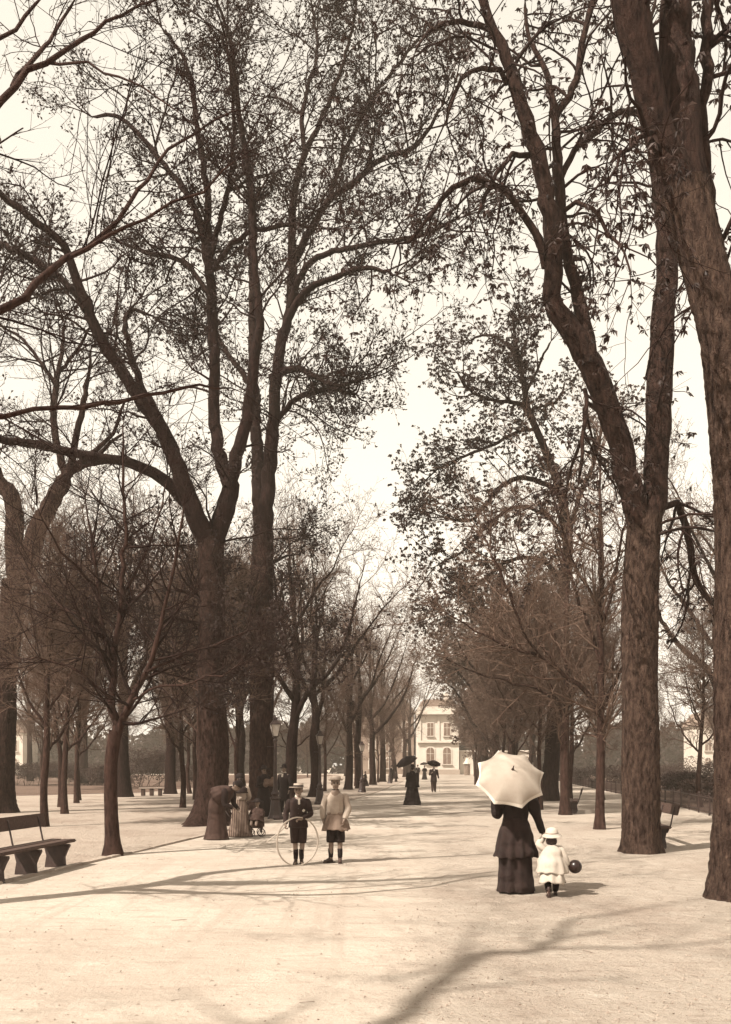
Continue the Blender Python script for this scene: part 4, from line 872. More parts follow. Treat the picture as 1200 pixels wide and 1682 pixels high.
    def build(s, voxel=.0095, m='skin'):
        me = bm_mesh('raw', s.bm); o = bpy.data.objects.new('raw', me); COL.objects.link(o)
        r = o.modifiers.new('r', 'REMESH'); r.mode = 'VOXEL'; r.voxel_size = voxel; r.use_smooth_shade = True
        sm = o.modifiers.new('s', 'SMOOTH'); sm.factor = .5; sm.iterations = 3
        dg = bpy.context.evaluated_depsgraph_get(); out = bpy.data.meshes.new_from_object(o.evaluated_get(dg)); out.materials.clear()
        bpy.data.objects.remove(o); bpy.data.meshes.remove(me)
        link('body', out, m, s.root)
    def cloth(s, name, rows, m, folds=9, n=48, step=.025, side=(1, 0, 0), wr=.012, parent=None, thick=True, lump=.022, hem=0.0):
        """rows: x, y, z, rx, ry, fold depth"""
        q = catmull(np.array([tuple(r) + (0,) * (6 - len(r)) for r in rows], float), step); K = len(q)
        T = norm(np.gradient(q[:, :3], axis=0)); U = norm(np.asarray(side, float) - T * (T @ np.asarray(side, float))[:, None]); W = np.cross(T, U)
        a = np.arange(n) * 2 * math.pi / n; ph = s.rng.uniform(0, 6.28, 4); dist = np.concatenate([[0], np.cumsum(np.linalg.norm(np.diff(q[:, :3], axis=0), axis=1))])
        f = (.5 * np.cos(folds * a + ph[0]) + .35 * np.cos((folds * 1.0 + 3) * a + ph[1]) + .3 * np.cos(4 * a + ph[2]))
        f = q[:, 5:6] * f[None] * 1.0
        wri = wr * (np.cos(dist[:, None] * 55 + 2.2 * np.cos(a + ph[3])[None] * 2) * .5 + np.cos(dist[:, None] * 31 + 3 * np.cos(2 * a + ph[1])[None])) * .6
        nh = int(dist[-1] / .07) + 3; g = s.rng.standard_normal((nh, 8)); hi = dist / .07; k0 = np.minimum(hi.astype(int), nh - 2); fz = (hi - k0)[:, None]; fz = fz * fz * (3 - 2 * fz)
        ga = g[k0] * (1 - fz) + g[k0 + 1] * fz; ai = np.arange(n) * 8 / n; a0 = ai.astype(int); fa = ai - a0; fa = fa * fa * (3 - 2 * fa)
        rr = 1 + f + wri + lump * (ga[:, a0] * (1 - fa) + ga[:, (a0 + 1) % 8] * fa)
        V = q[:, None, :3] + (q[:, 3:4] * np.cos(a) * rr)[..., None] * U[:, None] + (q[:, 4:5] * np.sin(a) * rr)[..., None] * W[:, None]
        V[..., 2] += (np.exp(-dist / .07)[:, None] * hem * (np.cos(3 * a + ph[0]) + .7 * np.cos(folds * a + ph[1]))[None])
        idx = np.arange(K * n).reshape(K, n); nx = np.roll(idx, -1, 1)
        me = np_mesh(name, V.reshape(-1, 3), np.stack([idx[:-1], nx[:-1], nx[1:], idx[1:]], -1).reshape(-1, 4))
        o = link(name, me, m, parent or s.root)
        if thick: md = o.modifiers.new('thickness', 'SOLIDIFY'); md.thickness = .006; md.offset = -1
        return o
    def sleeve(s, name, pts, rads, m, wr=.05):
        p0 = Vector(pts[0]); d0 = (p0 - Vector(pts[1])).normalized(); inn = Vector((-p0.x, 0, 0)).normalized()
        pre = [p0 + inn * .055 + d0 * .012, p0 + inn * .03 + d0 * .016]
        return s.cloth(name, [(*pre[0], rads[0] * .25, rads[0] * .25, 0), (*pre[1], rads[0] * .72, rads[0] * .72, 0)] + [(*p, r, r, .02) for p, r in zip(pts, rads)], m, 5, 20, .02, (0.2, 1, 0.1), wr)
    def boot(s, an, toe, k=1.0, m='leather', top=.12):
        """ankle point and toe direction; a sole, a foot and a short shaft in one mesh"""
        f2 = Fig.__new__(Fig); f2.bm = bmesh.new(); an = Vector(an); t = Vector(toe).normalized()
        f2.cap((an.x, an.y, an.z + top), (an.x, an.y, .05), .043 * k, .038 * k)
        h = Vector((an.x, an.y, .035 * k)) - t * .02 * k
        f2.cap(h, h + t * .15 * k, .036 * k, .032 * k); f2.cap(h + t * .08 * k + Vector((0, 0, .02)), h + t * .13 * k, .034 * k, .03 * k)
        bmesh.ops.translate(f2.bm, verts=f2.bm.verts, vec=(0, 0, .002))
        me = bm_mesh('boot', f2.bm); o = bpy.data.objects.new('raw', me); COL.objects.link(o); r = o.modifiers.new('r', 'REMESH'); r.mode = 'VOXEL'; r.voxel_size = .015; r.use_smooth_shade = True
        sm = o.modifiers.new('s', 'SMOOTH'); sm.iterations = 2
        out = bpy.data.meshes.new_from_object(o.evaluated_get(bpy.context.evaluated_depsgraph_get())); out.materials.clear(); bpy.data.objects.remove(o)
        bo = link('boot', out, m, s.root); link('sole', rbox(h + t * .055 * k - Vector((0, 0, h.z - .012)), (.07 * k, .235 * k, .02), .006, Matrix.Rotation(math.atan2(t.y, t.x) - math.pi / 2, 3, 'Z')), 'leather', bo)
    def hat(s, prof, m, off=(0, .005, .06), tilt=0.0, band=None, n=28):
        h_ = link('hat', lathe([(r * s.k, z * s.k) for r, z in prof], n), m, s.root, s.T(off)); h_.rotation_euler = (s.Rm @ Matrix.Rotation(tilt, 4, 'X')).to_euler()
        if band: link('hat_band', lathe([(r * s.k, z * s.k) for r, z in band[0]], n), band[1], h_)
        return h_
    def hairdo(s, lumps):
        f2 = Fig.__new__(Fig); f2.bm = bmesh.new()
        for c, r in lumps: f2.ell(s.T(c), [x * s.k for x in r], s.Rm)
        me = bm_mesh('hair', f2.bm); o = bpy.data.objects.new('raw', me); COL.objects.link(o); r = o.modifiers.new('r', 'REMESH'); r.mode = 'VOXEL'; r.voxel_size = .013; r.use_smooth_shade = True
        out = bpy.data.meshes.new_from_object(o.evaluated_get(bpy.context.evaluated_depsgraph_get())); out.materials.clear(); bpy.data.objects.remove(o)
        return link('hair', out, 'hair', s.root)
BOWLER = [(.125, .012), (.135, .004), (.125, -.004), (.088, 0), (.090, .04), (.086, .085), (.066, .118), (.03, .132), (.001, .134)]
BOATER = [(.168, -.002), (.170, .004), (.168, .008), (.090, .009), (.088, .065), (.084, .072), (.001, .074)]
CAPH = [(.132, .022), (.140, .012), (.120, .0), (.092, .004), (.094, .05), (.088, .075), (.055, .086), (.001, .088)]
BONNET = [(.155, -.035), (.150, -.02), (.100, .010), (.098, .050), (.072, .088), (.035, .102), (.001, .105)]
HAIRCAP = [((0, .022, .045), (.082, .088, .075)), ((0, .05, .0), (.072, .058, .07))]

def umbrella(label, group, R_, depth, shaft, m, edge=None, n=8, name='parasol'):
    """stands along +z with its tip at the origin's top: rim plane at z=0"""
    root = empty(name, (0, 0, 0), 0, label, 'umbrella', group)
    seg = 8; rings = 12
    def pt(k, t):                                            # k rib index (float), t 0..1 from apex to rim
        a = 2 * math.pi * k / n; fr = abs((k % 1) - .5) * 2      # 1 on a rib, 0 midway
        sag = 1 - (1 - fr ** 2) * .15 * t ** 2.6
        r = R_ * t * sag; z = depth * math.cos(t * math.pi / 2) ** .9 - (1 - fr ** 2) * .030 * t ** 2.4
        return (r * math.cos(a), r * math.sin(a), z + .012 * (1 - fr ** 2) * t)
    def part(t0, t1, rg, mm, nm, lift=0.0):
        V = [np.array(pt(k / seg, t0 + (t1 - t0) * i / rg)) * (1 + lift) for i in range(rg + 1) for k in range(n * seg)]
        idx = np.arange((rg + 1) * n * seg).reshape(rg + 1, -1); nx = np.roll(idx, -1, 1)
        o = link(nm, np_mesh(nm, V, np.stack([idx[:-1], idx[1:], nx[1:], nx[:-1]], -1).reshape(-1, 4)), mm, root); return o
    c = part(.02, 1, rings, m, 'canopy')
    if edge: e = part(.93, 1.004, 2, edge, 'border', .004)
    for k in range(n): link('rib', tube_mesh([np.array(pt(k, t)) - [0, 0, .008] for t in (.03, .3, .6, .8, .99)], .003, 5), 'iron', root)
    link('shaft', tube_mesh([(0, 0, depth + .07), (0, 0, depth - .1), (0, 0, depth - shaft)], [.006, .008, .009], 8), 'wood', root)
    link('ferrule', lathe([(.022, depth - .012), (.016, depth + .01), (.008, depth + .03), (.006, depth + .075), (.0, depth + .08)], 10), 'iron', root)
    return root
def aim(o, apex, axis, depth, roll=0.0):
    ax = Vector(axis).normalized(); o.rotation_mode = 'QUATERNION'; o.rotation_quaternion = ax.to_track_quat('Z', 'Y') @ Matrix.Rotation(roll, 3, 'Z').to_quaternion(); o.location = Vector(apex) - ax * depth

KIDS = 'children in the foreground'
# --- boy with the hoop
q = gp(490, 1420); f = Fig('person', 'boy in straw boater and dark suit holding a hoop and stick', (q.x, q.y, 0), R(4), KIDS)
f.head((0, -.01, 1.235), .92, R(-6), R(2))
f.cap((0, 0, 1.08), (0, 0, 1.17), .05, .042); f.chain([(0, 0, .72), (0, 0, .9), (0, 0, 1.07)], [.11, .11, .09])
f.cap((-.14, 0, 1.036), (.14, 0, 1.036), .036)
ra = [(-.150, .0, 1.05), (-.205, .01, .86), (-.215, -.07, .68)]; la = [(.150, .0, 1.05), (.200, -.03, .85), (.045, -.185, .765)]
f.chain(ra, [.038, .034, .024]); f.chain(la, [.038, .034, .024])
f.hand(ra[2], (.0, -.35, -.9), (1, .1, 0), .88, .9); f.hand(la[2], (-.85, -.45, .05), (0, -.3, -1), .88, .8, -1)
for e, kx_, ax_ in ((-1, -.055, -.045), (1, .065, .05)):
    f.chain([(e * .065, 0, .70), (kx_, -.01, .40), (ax_, .01, .07)], [.075, .050, .034]); f.cap((ax_, .0, .045), (ax_ + e * .015, -.11, .03), .03, .026)
    f.cloth('breeches_leg', [(e * .055, 0, .72, .088, .10), (e * .062, -.005, .55, .082, .09, .04), (kx_, -.01, .40, .073, .08, .06), (kx_, -.01, .365, .068, .074, .06)], 'dark', 6, 28, wr=.03)
    f.cloth('sock', [(ax_ * 1.03, 0, .26, .043, .046), (ax_, .005, .2, .043, .046), (ax_, .01, .10, .037, .04)], 'black', 4, 20, wr=.03)
    f.boot((ax_, .01, .07), (e * .18, -1, 0), .9)
f.cloth('jacket', [(0, 0, .62, .165, .13, .04), (0, 0, .70, .158, .125, .03), (0, 0, .85, .145, .112, .02), (0, 0, .98, .158, .115, .01), (0, .005, 1.06, .155, .10), (0, .01, 1.105, .10, .075), (0, .01, 1.13, .055, .055)], 'dark', 7, 44)
for nm, ar in (('sleeve', ra), ('sleeve', la)): f.sleeve(nm, [ar[0], Vector(ar[0]).lerp(Vector(ar[1]), .5), ar[1], Vector(ar[1]).lerp(Vector(ar[2]), .55), Vector(ar[1]).lerp(Vector(ar[2]), .93)], [.052, .052, .048, .043, .038], 'dark')
f.cloth('collar', [(0, .0, 1.105, .068, .064), (0, -.002, 1.14, .058, .056), (0, -.002, 1.165, .054, .053)], 'white', 3, 24, wr=0)
link('necktie', rbox((.01, -.118, 1.055), (.035, .012, .10), .005, Matrix.Rotation(-.2, 3, 'X')), 'white', f.root)
link('handkerchief', rbox((.085, -.118, .905), (.04, .014, .045), .006, Matrix.Rotation(.6, 3, 'Y')), 'white', f.root)
for z in (.78, .86, .94): link('button', f.small((0, -.117, z), (.008, .006, .008)), 'iron', f.root)
f.hairdo(HAIRCAP); f.hat(BOATER, 'straw', (0, .002, .055), R(-3), ([(.0925, .010), (.0915, .040)], 'black')); f.build()
hp = bpy.data.meshes.new('hoop'); a = np.linspace(0, 2 * math.pi, 73)[:-1]
ring = np.stack([.395 * np.cos(a), np.zeros(72), .395 * np.sin(a)], 1); Vh = []
for i in range(72):
    er = ring[i] / .395
    for du, dv in ((-.009, -.012), (.009, -.012), (.009, .012), (-.009, .012)): Vh.append(ring[i] + er * du + np.array([0, dv, 0]))
idx = np.arange(288).reshape(72, 4); n1 = np.roll(idx, -1, 0); n2_ = np.roll(idx, -1, 1); n3_ = np.roll(n1, -1, 1)
hoop = link('hoop', np_mesh('hoop', Vh, np.stack([idx, n2_, n3_, n1], -1).reshape(-1, 4), False), 'cane'); tag(hoop, 'thin pale wooden hoop held upright by the boy in the boater', 'hoop')
hoop.location = (q.x + .005, q.y - .235, .406); hoop.rotation_euler = (0, 0, R(36))
st = link('stick', tube_mesh([(q.x - .19, q.y - .10, .66), (q.x - .31, q.y - .16, .545), (q.x - .50, q.y - .24, .40)], [.011, .010, .008], 8), 'cane'); tag(st, 'short pale stick slanting down from the hoop boy\'s hand', 'stick')

# --- boy in the smock
q = gp(551, 1417.5); f = Fig('person', 'boy in pale belted smock and light cap standing beside the hoop', (q.x, q.y, 0), R(-4), KIDS)
f.head((0, -.01, 1.345), .95, R(8), R(3)); f.cap((0, 0, 1.18), (0, 0, 1.27), .05, .044); f.chain([(0, 0, .72), (0, 0, .95), (0, 0, 1.17)], [.11, .11, .09]); f.cap((-.15, 0, 1.14), (.15, 0, 1.14), .036)
ra = [(-.16, 0, 1.13), (-.215, .0, .92), (-.205, -.05, .74)]; la = [(.16, 0, 1.13), (.215, -.02, .92), (.155, -.11, .74)]
f.chain(ra, [.038, .035, .025]); f.chain(la, [.038, .035, .025]); f.hand(ra[2], (.05, -.15, -1), (1, 0, 0), .92, .5, 1); f.hand(la[2], (-.1, -.2, -1), (-1, 0, 0), .92, .6, -1)
for e, ax_, ay_, td in ((-1, -.085, .02, (-.75, -.65, 0)), (1, .075, -.01, (.12, -1, 0))):
    f.chain([(e * .07, 0, .70), (e * .075, -.01, .40), (ax_, ay_, .07)], [.08, .052, .036]); f.cap((ax_, ay_, .045), (ax_ + td[0] * .1, ay_ + td[1] * .1, .03), .03, .026)
    f.cloth('shorts_leg', [(e * .06, 0, .70, .09, .10), (e * .07, -.005, .5, .086, .092, .05), (e * .075, -.01, .40, .08, .085, .05), (e * .075, -.01, .355, .078, .083, .05)], 'black', 6, 28, wr=.03)
    f.cloth('sock', [(ax_ * .98, ay_ * .8, .25, .045, .048), (ax_, ay_, .2, .045, .048), (ax_, ay_, .10, .039, .042)], 'black', 4, 20, wr=.04)
    f.boot((ax_, ay_, .07), td, .95, 'leather' if e < 0 else 'darkgrey')
f.cloth('smock_skirt', [(0, 0, .56, .235, .19, .13), (0, 0, .66, .205, .17, .11), (0, 0, .76, .172, .14, .06), (0, 0, .845, .145, .115, .02)], 'smock', 9, 60, wr=.006, hem=.012)
f.cloth('smock_top', [(0, 0, .835, .152, .12, .02), (0, 0, .90, .158, .126, .06), (0, 0, 1.03, .156, .118, .05), (0, .005, 1.11, .158, .10), (0, .01, 1.165, .115, .08), (0, .01, 1.22, .062, .06)], 'light', 10, 60, lump=.035, wr=.02)
f.cloth('belt', [(0, 0, .815, .158, .126), (0, 0, .86, .158, .126)], 'grey', 3, 36, wr=0)
f.cloth('neckerchief', [(0, .0, 1.185, .085, .078), (0, 0, 1.22, .066, .064), (0, 0, 1.25, .055, .055)], 'black', 4, 24, wr=.03)
for ar in (ra, la): f.sleeve('sleeve', [ar[0], Vector(ar[0]).lerp(Vector(ar[1]), .5), ar[1], Vector(ar[1]).lerp(Vector(ar[2]), .6), Vector(ar[1]).lerp(Vector(ar[2]), .95)], [.052, .053, .055, .052, .035], 'light', .09)
f.hairdo(HAIRCAP); f.hat(CAPH, 'straw', (0, .0, .055), R(-6), ([(.096, .004), (.097, .028)], 'grey')); f.build()

# --- woman with the white parasol, seen from behind
q = gp(846, 1466); LX, LY = q.x, q.y
f = Fig('person', 'woman in dark peplum jacket and long skirt, back turned, under the white parasol', (LX, LY, 0), R(180 + 3), 'woman and child walking away')
f.head((0, -.03, 1.46), 1.0, 0, R(6), False); f.cap((0, 0, 1.27), (0, -.01, 1.38), .05, .046); f.chain([(0, 0, .75), (0, 0, .95), (0, 0, 1.2)], [.13, .11, .10]); f.cap((-.15, 0, 1.25), (.15, 0, 1.25), .05)
for e in (-1, 1): f.chain([(e * .08, 0, .78), (e * .085, 0, .42), (e * .085, .02, .07)], [.09, .055, .038]); f.cap((e * .085, .02, .045), (e * .09, -.12, .03), .033, .028)
ra = [(-.17, 0, 1.24), (-.275, .02, 1.00), (-.365, -.03, .775)]; la = [(.17, 0, 1.24), (.235, -.02, 1.02), (.12, -.24, 1.08)]
f.chain(ra, [.05, .04, .027]); f.chain(la, [.05, .04, .027]); f.hand(ra[2], (-.3, -.15, -.9), (0, -.6, .2), .95, .7, 1); f.hand(la[2], (-.6, -.7, .25), (0, .4, -1), .95, 1.0, -1)
f.cloth('skirt', [(0, 0, .02, .235, .23, .13), (0, 0, .15, .226, .222, .13), (0, 0, .45, .208, .20, .09), (0, 0, .75, .19, .17, .03), (0, 0, .95, .14, .115)], 'dark', 9, 72, wr=.004, lump=.03, hem=.007)
f.cloth('jacket_peplum', [(0, .01, .47, .27, .255, .17), (0, .01, .60, .245, .23, .14), (0, .01, .78, .208, .19, .08), (0, .0, .93, .165, .14, .02), (0, 0, .97, .158, .13, .01)], 'dark', 11, 72, wr=.004, lump=.03, hem=.010)
f.cloth('bodice', [(0, 0, .95, .160, .132), (0, 0, 1.05, .165, .135, .01), (0, .0, 1.17, .185, .13), (0, .0, 1.25, .18, .105), (0, 0, 1.30, .11, .08), (0, 0, 1.34, .058, .058), (0, 0, 1.38, .054, .054)], 'black', 6, 48, wr=.015)
f.sleeve('sleeve', [ra[0], (-.20, .0, 1.19), (-.245, .015, 1.09), ra[1], Vector(ra[1]).lerp(Vector(ra[2]), .5), Vector(ra[1]).lerp(Vector(ra[2]), .97)], [.075, .092, .082, .058, .05, .042], 'black', .05)
f.sleeve('sleeve', [la[0], (.21, .0, 1.19), (.235, -.005, 1.10), la[1], Vector(la[1]).lerp(Vector(la[2]), .5), Vector(la[1]).lerp(Vector(la[2]), .95)], [.075, .092, .086, .068, .052, .042], 'black', .05)
f.hairdo(HAIRCAP + [((0, .08, -.01), (.05, .04, .05))]); f.hat([(.12, .0), (.12, .012), (.08, .016), (.075, .06), (.04, .085), (.001, .09)], 'black', (0, .0, .07)); f.build(.011)
pa = umbrella('white parasol with pale border seen from above, hiding the woman\'s head', 'umbrellas', .455, .20, .95, 'parasol', 'trim')
aim(pa, (LX - .105, LY - .44, 1.60), (.04, -.80, .58), .20, R(12))

# --- small child in white with a ball
q = gp(906, 1472); f = Fig('person', 'small child in white coat and bonnet walking away beside the woman, holding a ball', (q.x, q.y, 0), R(180 - 8), 'woman and child walking away')
f.head((0, -.01, .755), .80, R(-10), R(4), False); f.cap((0, 0, .62), (0, 0, .70), .04, .036); f.chain([(0, 0, .36), (0, 0, .48), (0, 0, .60)], [.09, .095, .075]); f.cap((-.09, 0, .60), (.09, 0, .60), .04)
la = [(.10, 0, .60), (.15, .0, .66), (.115, -.05, .745)]; ra = [(-.10, 0, .60), (-.16, .0, .49), (-.20, -.03, .39)]
lw = Vector((.10, -.06, .735)); la = [(.10, 0, .60), (.165, -.01, .655), lw]
f.chain(la, [.032, .027, .019]); f.chain(ra, [.032, .027, .019]); f.hand(lw, (.1, -.2, .95), (-1, 0, 0), .62, .6, -1); f.hand(ra[2], (-.5, -.1, -.8), (-.6, 0, -.5), .62, .6, 1)
for e, ax_, ay_ in ((-1, -.05, -.10), (1, .045, .11)):
    f.chain([(e * .045, 0, .36), (e * .05, -.01, .20), (ax_, ay_, .06)], [.055, .04, .028]); f.cap((ax_, ay_, .035), (ax_, ay_ - .07, .025), .024, .02)
    f.cloth('stocking', [(e * .05, -.01, .24, .05, .052), (e * .052, -.01, .18, .046, .048), (ax_, ay_, .07, .036, .038)], 'black', 4, 20, wr=.02); f.boot((ax_, ay_, .05), (.05 * e, -1, 0), .72, 'leather', .06)
f.cloth('dress', [(0, .03, .17, .165, .17, .13), (0, .02, .26, .150, .15, .09), (0, 0, .38, .13, .12, .03), (0, 0, .46, .11, .10)], 'white', 7, 56, wr=.006, lump=.05, hem=.014)
f.cloth('coat', [(0, .0, .30, .195, .18, .10), (0, .0, .42, .172, .155, .075), (0, 0, .52, .142, .125, .045), (0, 0, .59, .118, .10, .01), (0, 0, .63, .08, .07), (0, 0, .655, .05, .05)], 'white', 7, 48, wr=.01, lump=.04, hem=.014)
for ar in (la, ra): f.sleeve('sleeve', [ar[0], Vector(ar[0]).lerp(Vector(ar[1]), .5), ar[1], Vector(ar[1]).lerp(Vector(ar[2]), .5), Vector(ar[1]).lerp(Vector(ar[2]), .93)], [.042, .044, .042, .040, .034], 'white')
f.hairdo(HAIRCAP + [((0, .065, -.06), (.07, .04, .06)), ((-.055, .045, -.075), (.035, .04, .055)), ((.055, .045, -.075), (.035, .04, .055)), ((0, .06, -.10), (.05, .035, .04))])
f.hat(BONNET, 'white', (0, .012, .038), R(-12), ([(.102, .014), (.101, .030)], 'light')); f.build(.010)
bl_ = Fig.__new__(Fig); ba = link('ball', bl_.small((0, 0, 0), (.085, .085, .085)), 'rubber'); tag(ba, 'dark glossy ball held by the small child in white', 'ball')
V, tri, quad = ellipsoid((0, 0, 0), (.086, .086, .086), None, 32); bm = bmesh.new(); vs = [bm.verts.new(v) for v in V]
for fc in tri + quad: bm.faces.new([vs[i] for i in fc])
ba.data = bm_mesh('ball', bm, True); ba.data.materials.append(M['rubber']); ba.location = (q.x + .292, q.y - .0, .375)

# --- a walker, plain at a distance
def woman(label, loc, rz, H, skirt='black', top='black', cape=None, hatm='black', group=None, hat=None, lean=0.0, arms=None, flare=.33, apron=None, hands=True, face=True, vox=.019):
    k = H / 1.62; f = Fig('person', label, loc, rz, group); B = Matrix.Rotation(lean, 3, 'X'); hp_ = Vector((0, 0, .92 * k))
    def U(p): return tuple(hp_ + B @ (Vector(p) * k - hp_))
    hd = Vector(U((0, -.02, 1.50))); f.head(hd, k, 0, lean * .8, face); f.cap(U((0, 0, 1.30)), U((0, -.01, 1.42)), .05 * k, .045 * k)
    f.chain([(0, 0, .85 * k), U((0, 0, 1.0)), U((0, 0, 1.22))], [.13 * k, .11 * k, .10 * k]); f.cap(U((-.15, 0, 1.27)), U((.15, 0, 1.27)), .05 * k)
    for e in (-1, 1):
        f.chain([(e * .08 * k, 0, .85 * k), (e * .085 * k, 0, .45 * k), (e * .085 * k, .02, .07)], [.09 * k, .055 * k, .036 * k]); f.boot((e * .085 * k, .02, .06), (e * .15, -1, 0), .9, 'leather', .05)
    arms = arms or [[(-.17, 0, 1.26), (-.24, -.02, 1.02), (-.14, -.17, .93)], [(.17, 0, 1.26), (.24, -.02, 1.02), (.14, -.17, .93)]]
    for e, a in zip((-1, 1), arms):
        a = [Vector(U(p)) for p in a]; f.chain(a, [.048 * k, .038 * k, .026 * k])
        if hands: f.hand(a[2], (a[2] - a[1]), (0, -.5, -1), .95 * k, .6, -e)
        f.sleeve('sleeve', [a[0], a[0].lerp(a[1], .35), a[1], a[1].lerp(a[2], .5), a[1].lerp(a[2], .95)], [.07 * k, .078 * k, .058 * k, .05 * k, .042 * k], top)
    f.cloth('skirt', [(0, .03, .012, flare * k, (flare + .02) * k, .05), (0, .025, .2 * k, (flare * .88) * k, (flare * .9) * k, .05), (0, .02, .5 * k, flare * .7 * k, flare * .72 * k, .04), (0, .01, .8 * k, .20 * k, .18 * k, .03), (0, 0, .98 * k, .14 * k, .12 * k)], skirt, 9, 56, .04, wr=.004)
    rows = [U((0, 0, .95)) + (.145 * k, .125 * k, .0), U((0, 0, 1.08)) + (.16 * k, .13 * k, 0), U((0, 0, 1.2)) + (.185 * k, .13 * k, 0), U((0, 0, 1.27)) + (.18 * k, .105 * k, 0), U((0, 0, 1.33)) + (.10 * k, .08 * k, 0), U((0, 0, 1.38)) + (.055 * k, .055 * k, 0)]
    f.cloth('bodice', rows, top, 6, 40)
    if cape:
        zl, wd, cm = cape
        f.cloth('cape', [U((0, .01, zl)) + (wd * k, wd * .85 * k, .07), U((0, .01, zl + (1.2 - zl) * .6)) + ((wd * .86) * k, wd * .72 * k, .05), U((0, .0, 1.25)) + (.21 * k, .15 * k, .02), U((0, 0, 1.33)) + (.11 * k, .09 * k, 0), U((0, 0, 1.39)) + (.06 * k, .06 * k, 0)], cm, 10, 60, .04, wr=.01)
    if apron: f.cloth('apron_bow', [U((0, .13, .98)) + (.06, .03, .1), U((0, .15, 1.0)) + (.02, .02, 0), U((0, .13, 1.03)) + (.05, .03, .1)], apron, 5, 20)
    f.hairdo(HAIRCAP + [((0, .085, .0), (.05, .045, .05))]); f.hat(hat or [(.125, .0), (.125, .012), (.08, .016), (.078, .07), (.04, .1), (.001, .105)], hatm, (0, .0, .06), R(-4)); f.build(vox); return f
def man(label, loc, rz, H, coat='black', trous='dark', group=None, hat=BOWLER, arms=None, coat_z=.62, stride=.06, shirt=True, vox=.019):
    k = H / 1.72; f = Fig('person', label, loc, rz, group); S_ = lambda p: tuple(Vector(p) * k)
    f.head(S_((0, -.02, 1.575)), k); f.cap(S_((0, 0, 1.38)), S_((0, -.01, 1.5)), .055 * k, .05 * k); f.chain([S_((0, 0, .88)), S_((0, 0, 1.1)), S_((0, 0, 1.32))], [.14 * k, .13 * k, .12 * k]); f.cap(S_((-.17, 0, 1.36)), S_((.17, 0, 1.36)), .055 * k)
    for e in (-1, 1):
        an = S_((e * .1, e * stride, .07)); f.chain([S_((e * .09, 0, .88)), S_((e * .095, e * stride * .4 - .01, .48)), an], [.095 * k, .058 * k, .038 * k]); f.boot(an, (e * .2, -1, 0), k, 'leather', .06)
        f.cloth('trouser_leg', [S_((e * .085, 0, .90)) + (.11 * k, .115 * k, 0), S_((e * .093, e * stride * .3, .5)) + (.085 * k, .09 * k, .04), S_((e * .1, e * stride, .09)) + (.07 * k, .078 * k, .04)], trous, 5, 28, .04, wr=.02)
    arms = arms or [[(-.19, 0, 1.35), (-.25, .01, 1.08), (-.24, -.07, .84)], [(.19, 0, 1.35), (.25, .01, 1.08), (.24, -.07, .84)]]
    for e, a in zip((-1, 1), arms):
        a = [Vector(S_(p)) for p in a]; f.chain(a, [.052 * k, .042 * k, .028 * k]); f.hand(a[2], a[2] - a[1], (-e, 0, -.1), k, .5, -e)
        f.sleeve('sleeve', [a[0], a[0].lerp(a[1], .5), a[1], a[1].lerp(a[2], .5), a[1].lerp(a[2], .95)], [.075 * k, .07 * k, .062 * k, .054 * k, .048 * k], coat)
    f.cloth('coat', [S_((0, 0, coat_z)) + (.20 * k, .165 * k, .04), S_((0, 0, .85)) + (.19 * k, .155 * k, .03), S_((0, 0, 1.05)) + (.175 * k, .14 * k, .01), S_((0, 0, 1.25)) + (.20 * k, .14 * k, 0), S_((0, 0, 1.36)) + (.19 * k, .11 * k, 0), S_((0, 0, 1.42)) + (.11 * k, .085 * k, 0), S_((0, 0, 1.46)) + (.062 * k, .062 * k, 0)], coat, 6, 44, .04, wr=.01)
    if shirt: f.cloth('collar', [S_((0, -.004, 1.44)) + (.068 * k, .066 * k, 0), S_((0, -.004, 1.50)) + (.06 * k, .06 * k, 0)], 'white', 3, 20, .03, wr=0); link('shirt_front', rbox(S_((0, -.128, 1.37)), (.07 * k, .02, .12 * k), .006, Matrix.Rotation(-.25, 3, 'X')), 'white', f.root)
    f.hairdo(HAIRCAP); f.hat(hat, 'black', (0, .0, .055)); f.build(vox); return f
g = 'strollers on the path'
UPR = [[(-.17, 0, 1.26), (-.23, -.08, 1.05), (-.16, -.2, 1.2)], [(.17, 0, 1.26), (.22, -.02, 1.02), (.2, -.12, .86)]]
q = gp(677, 1322); woman('woman all in black with long cape on the path under a dark umbrella', (q.x, q.y, 0), R(165), 1.66, cape=(.72, .29, 'black'), arms=[UPR[1] and [(-.17, 0, 1.26), (-.22, -.02, 1.02), (-.2, -.12, .86)], [(.17, 0, 1.26), (.23, -.08, 1.05), (.16, -.2, 1.2)]], flare=.37, group=g)
u = umbrella('dark open umbrella tilted back by the woman in black', 'umbrellas', .50, .22, .9, 'black', name='umbrella'); aim(u, (q.x - .34, q.y - .35, 1.98), (-.42, -.25, .85), .22)
q = gp(712, 1301); man('man in dark suit strolling towards the camera with umbrella and cane', (q.x, q.y, 0), R(8), 1.72, 'dark', 'darkgrey', g, arms=[[(-.19, 0, 1.35), (-.25, .0, 1.08), (-.17, -.2, 1.18)], [(.19, 0, 1.35), (.26, .02, 1.08), (.29, -.08, .86)]], stride=.10)
u = umbrella('dark umbrella held over the strolling man', 'umbrellas', .46, .2, .85, 'black', name='umbrella'); aim(u, (q.x + .05, q.y + .08, 1.93), (.18, .35, .9), .2)
o = link('cane', tube_mesh([(q.x + .30, q.y - .12, .82), (q.x + .36, q.y - .18, .0)], .012, 6), 'cane'); tag(o, 'thin walking cane at the strolling man\'s side', 'cane')
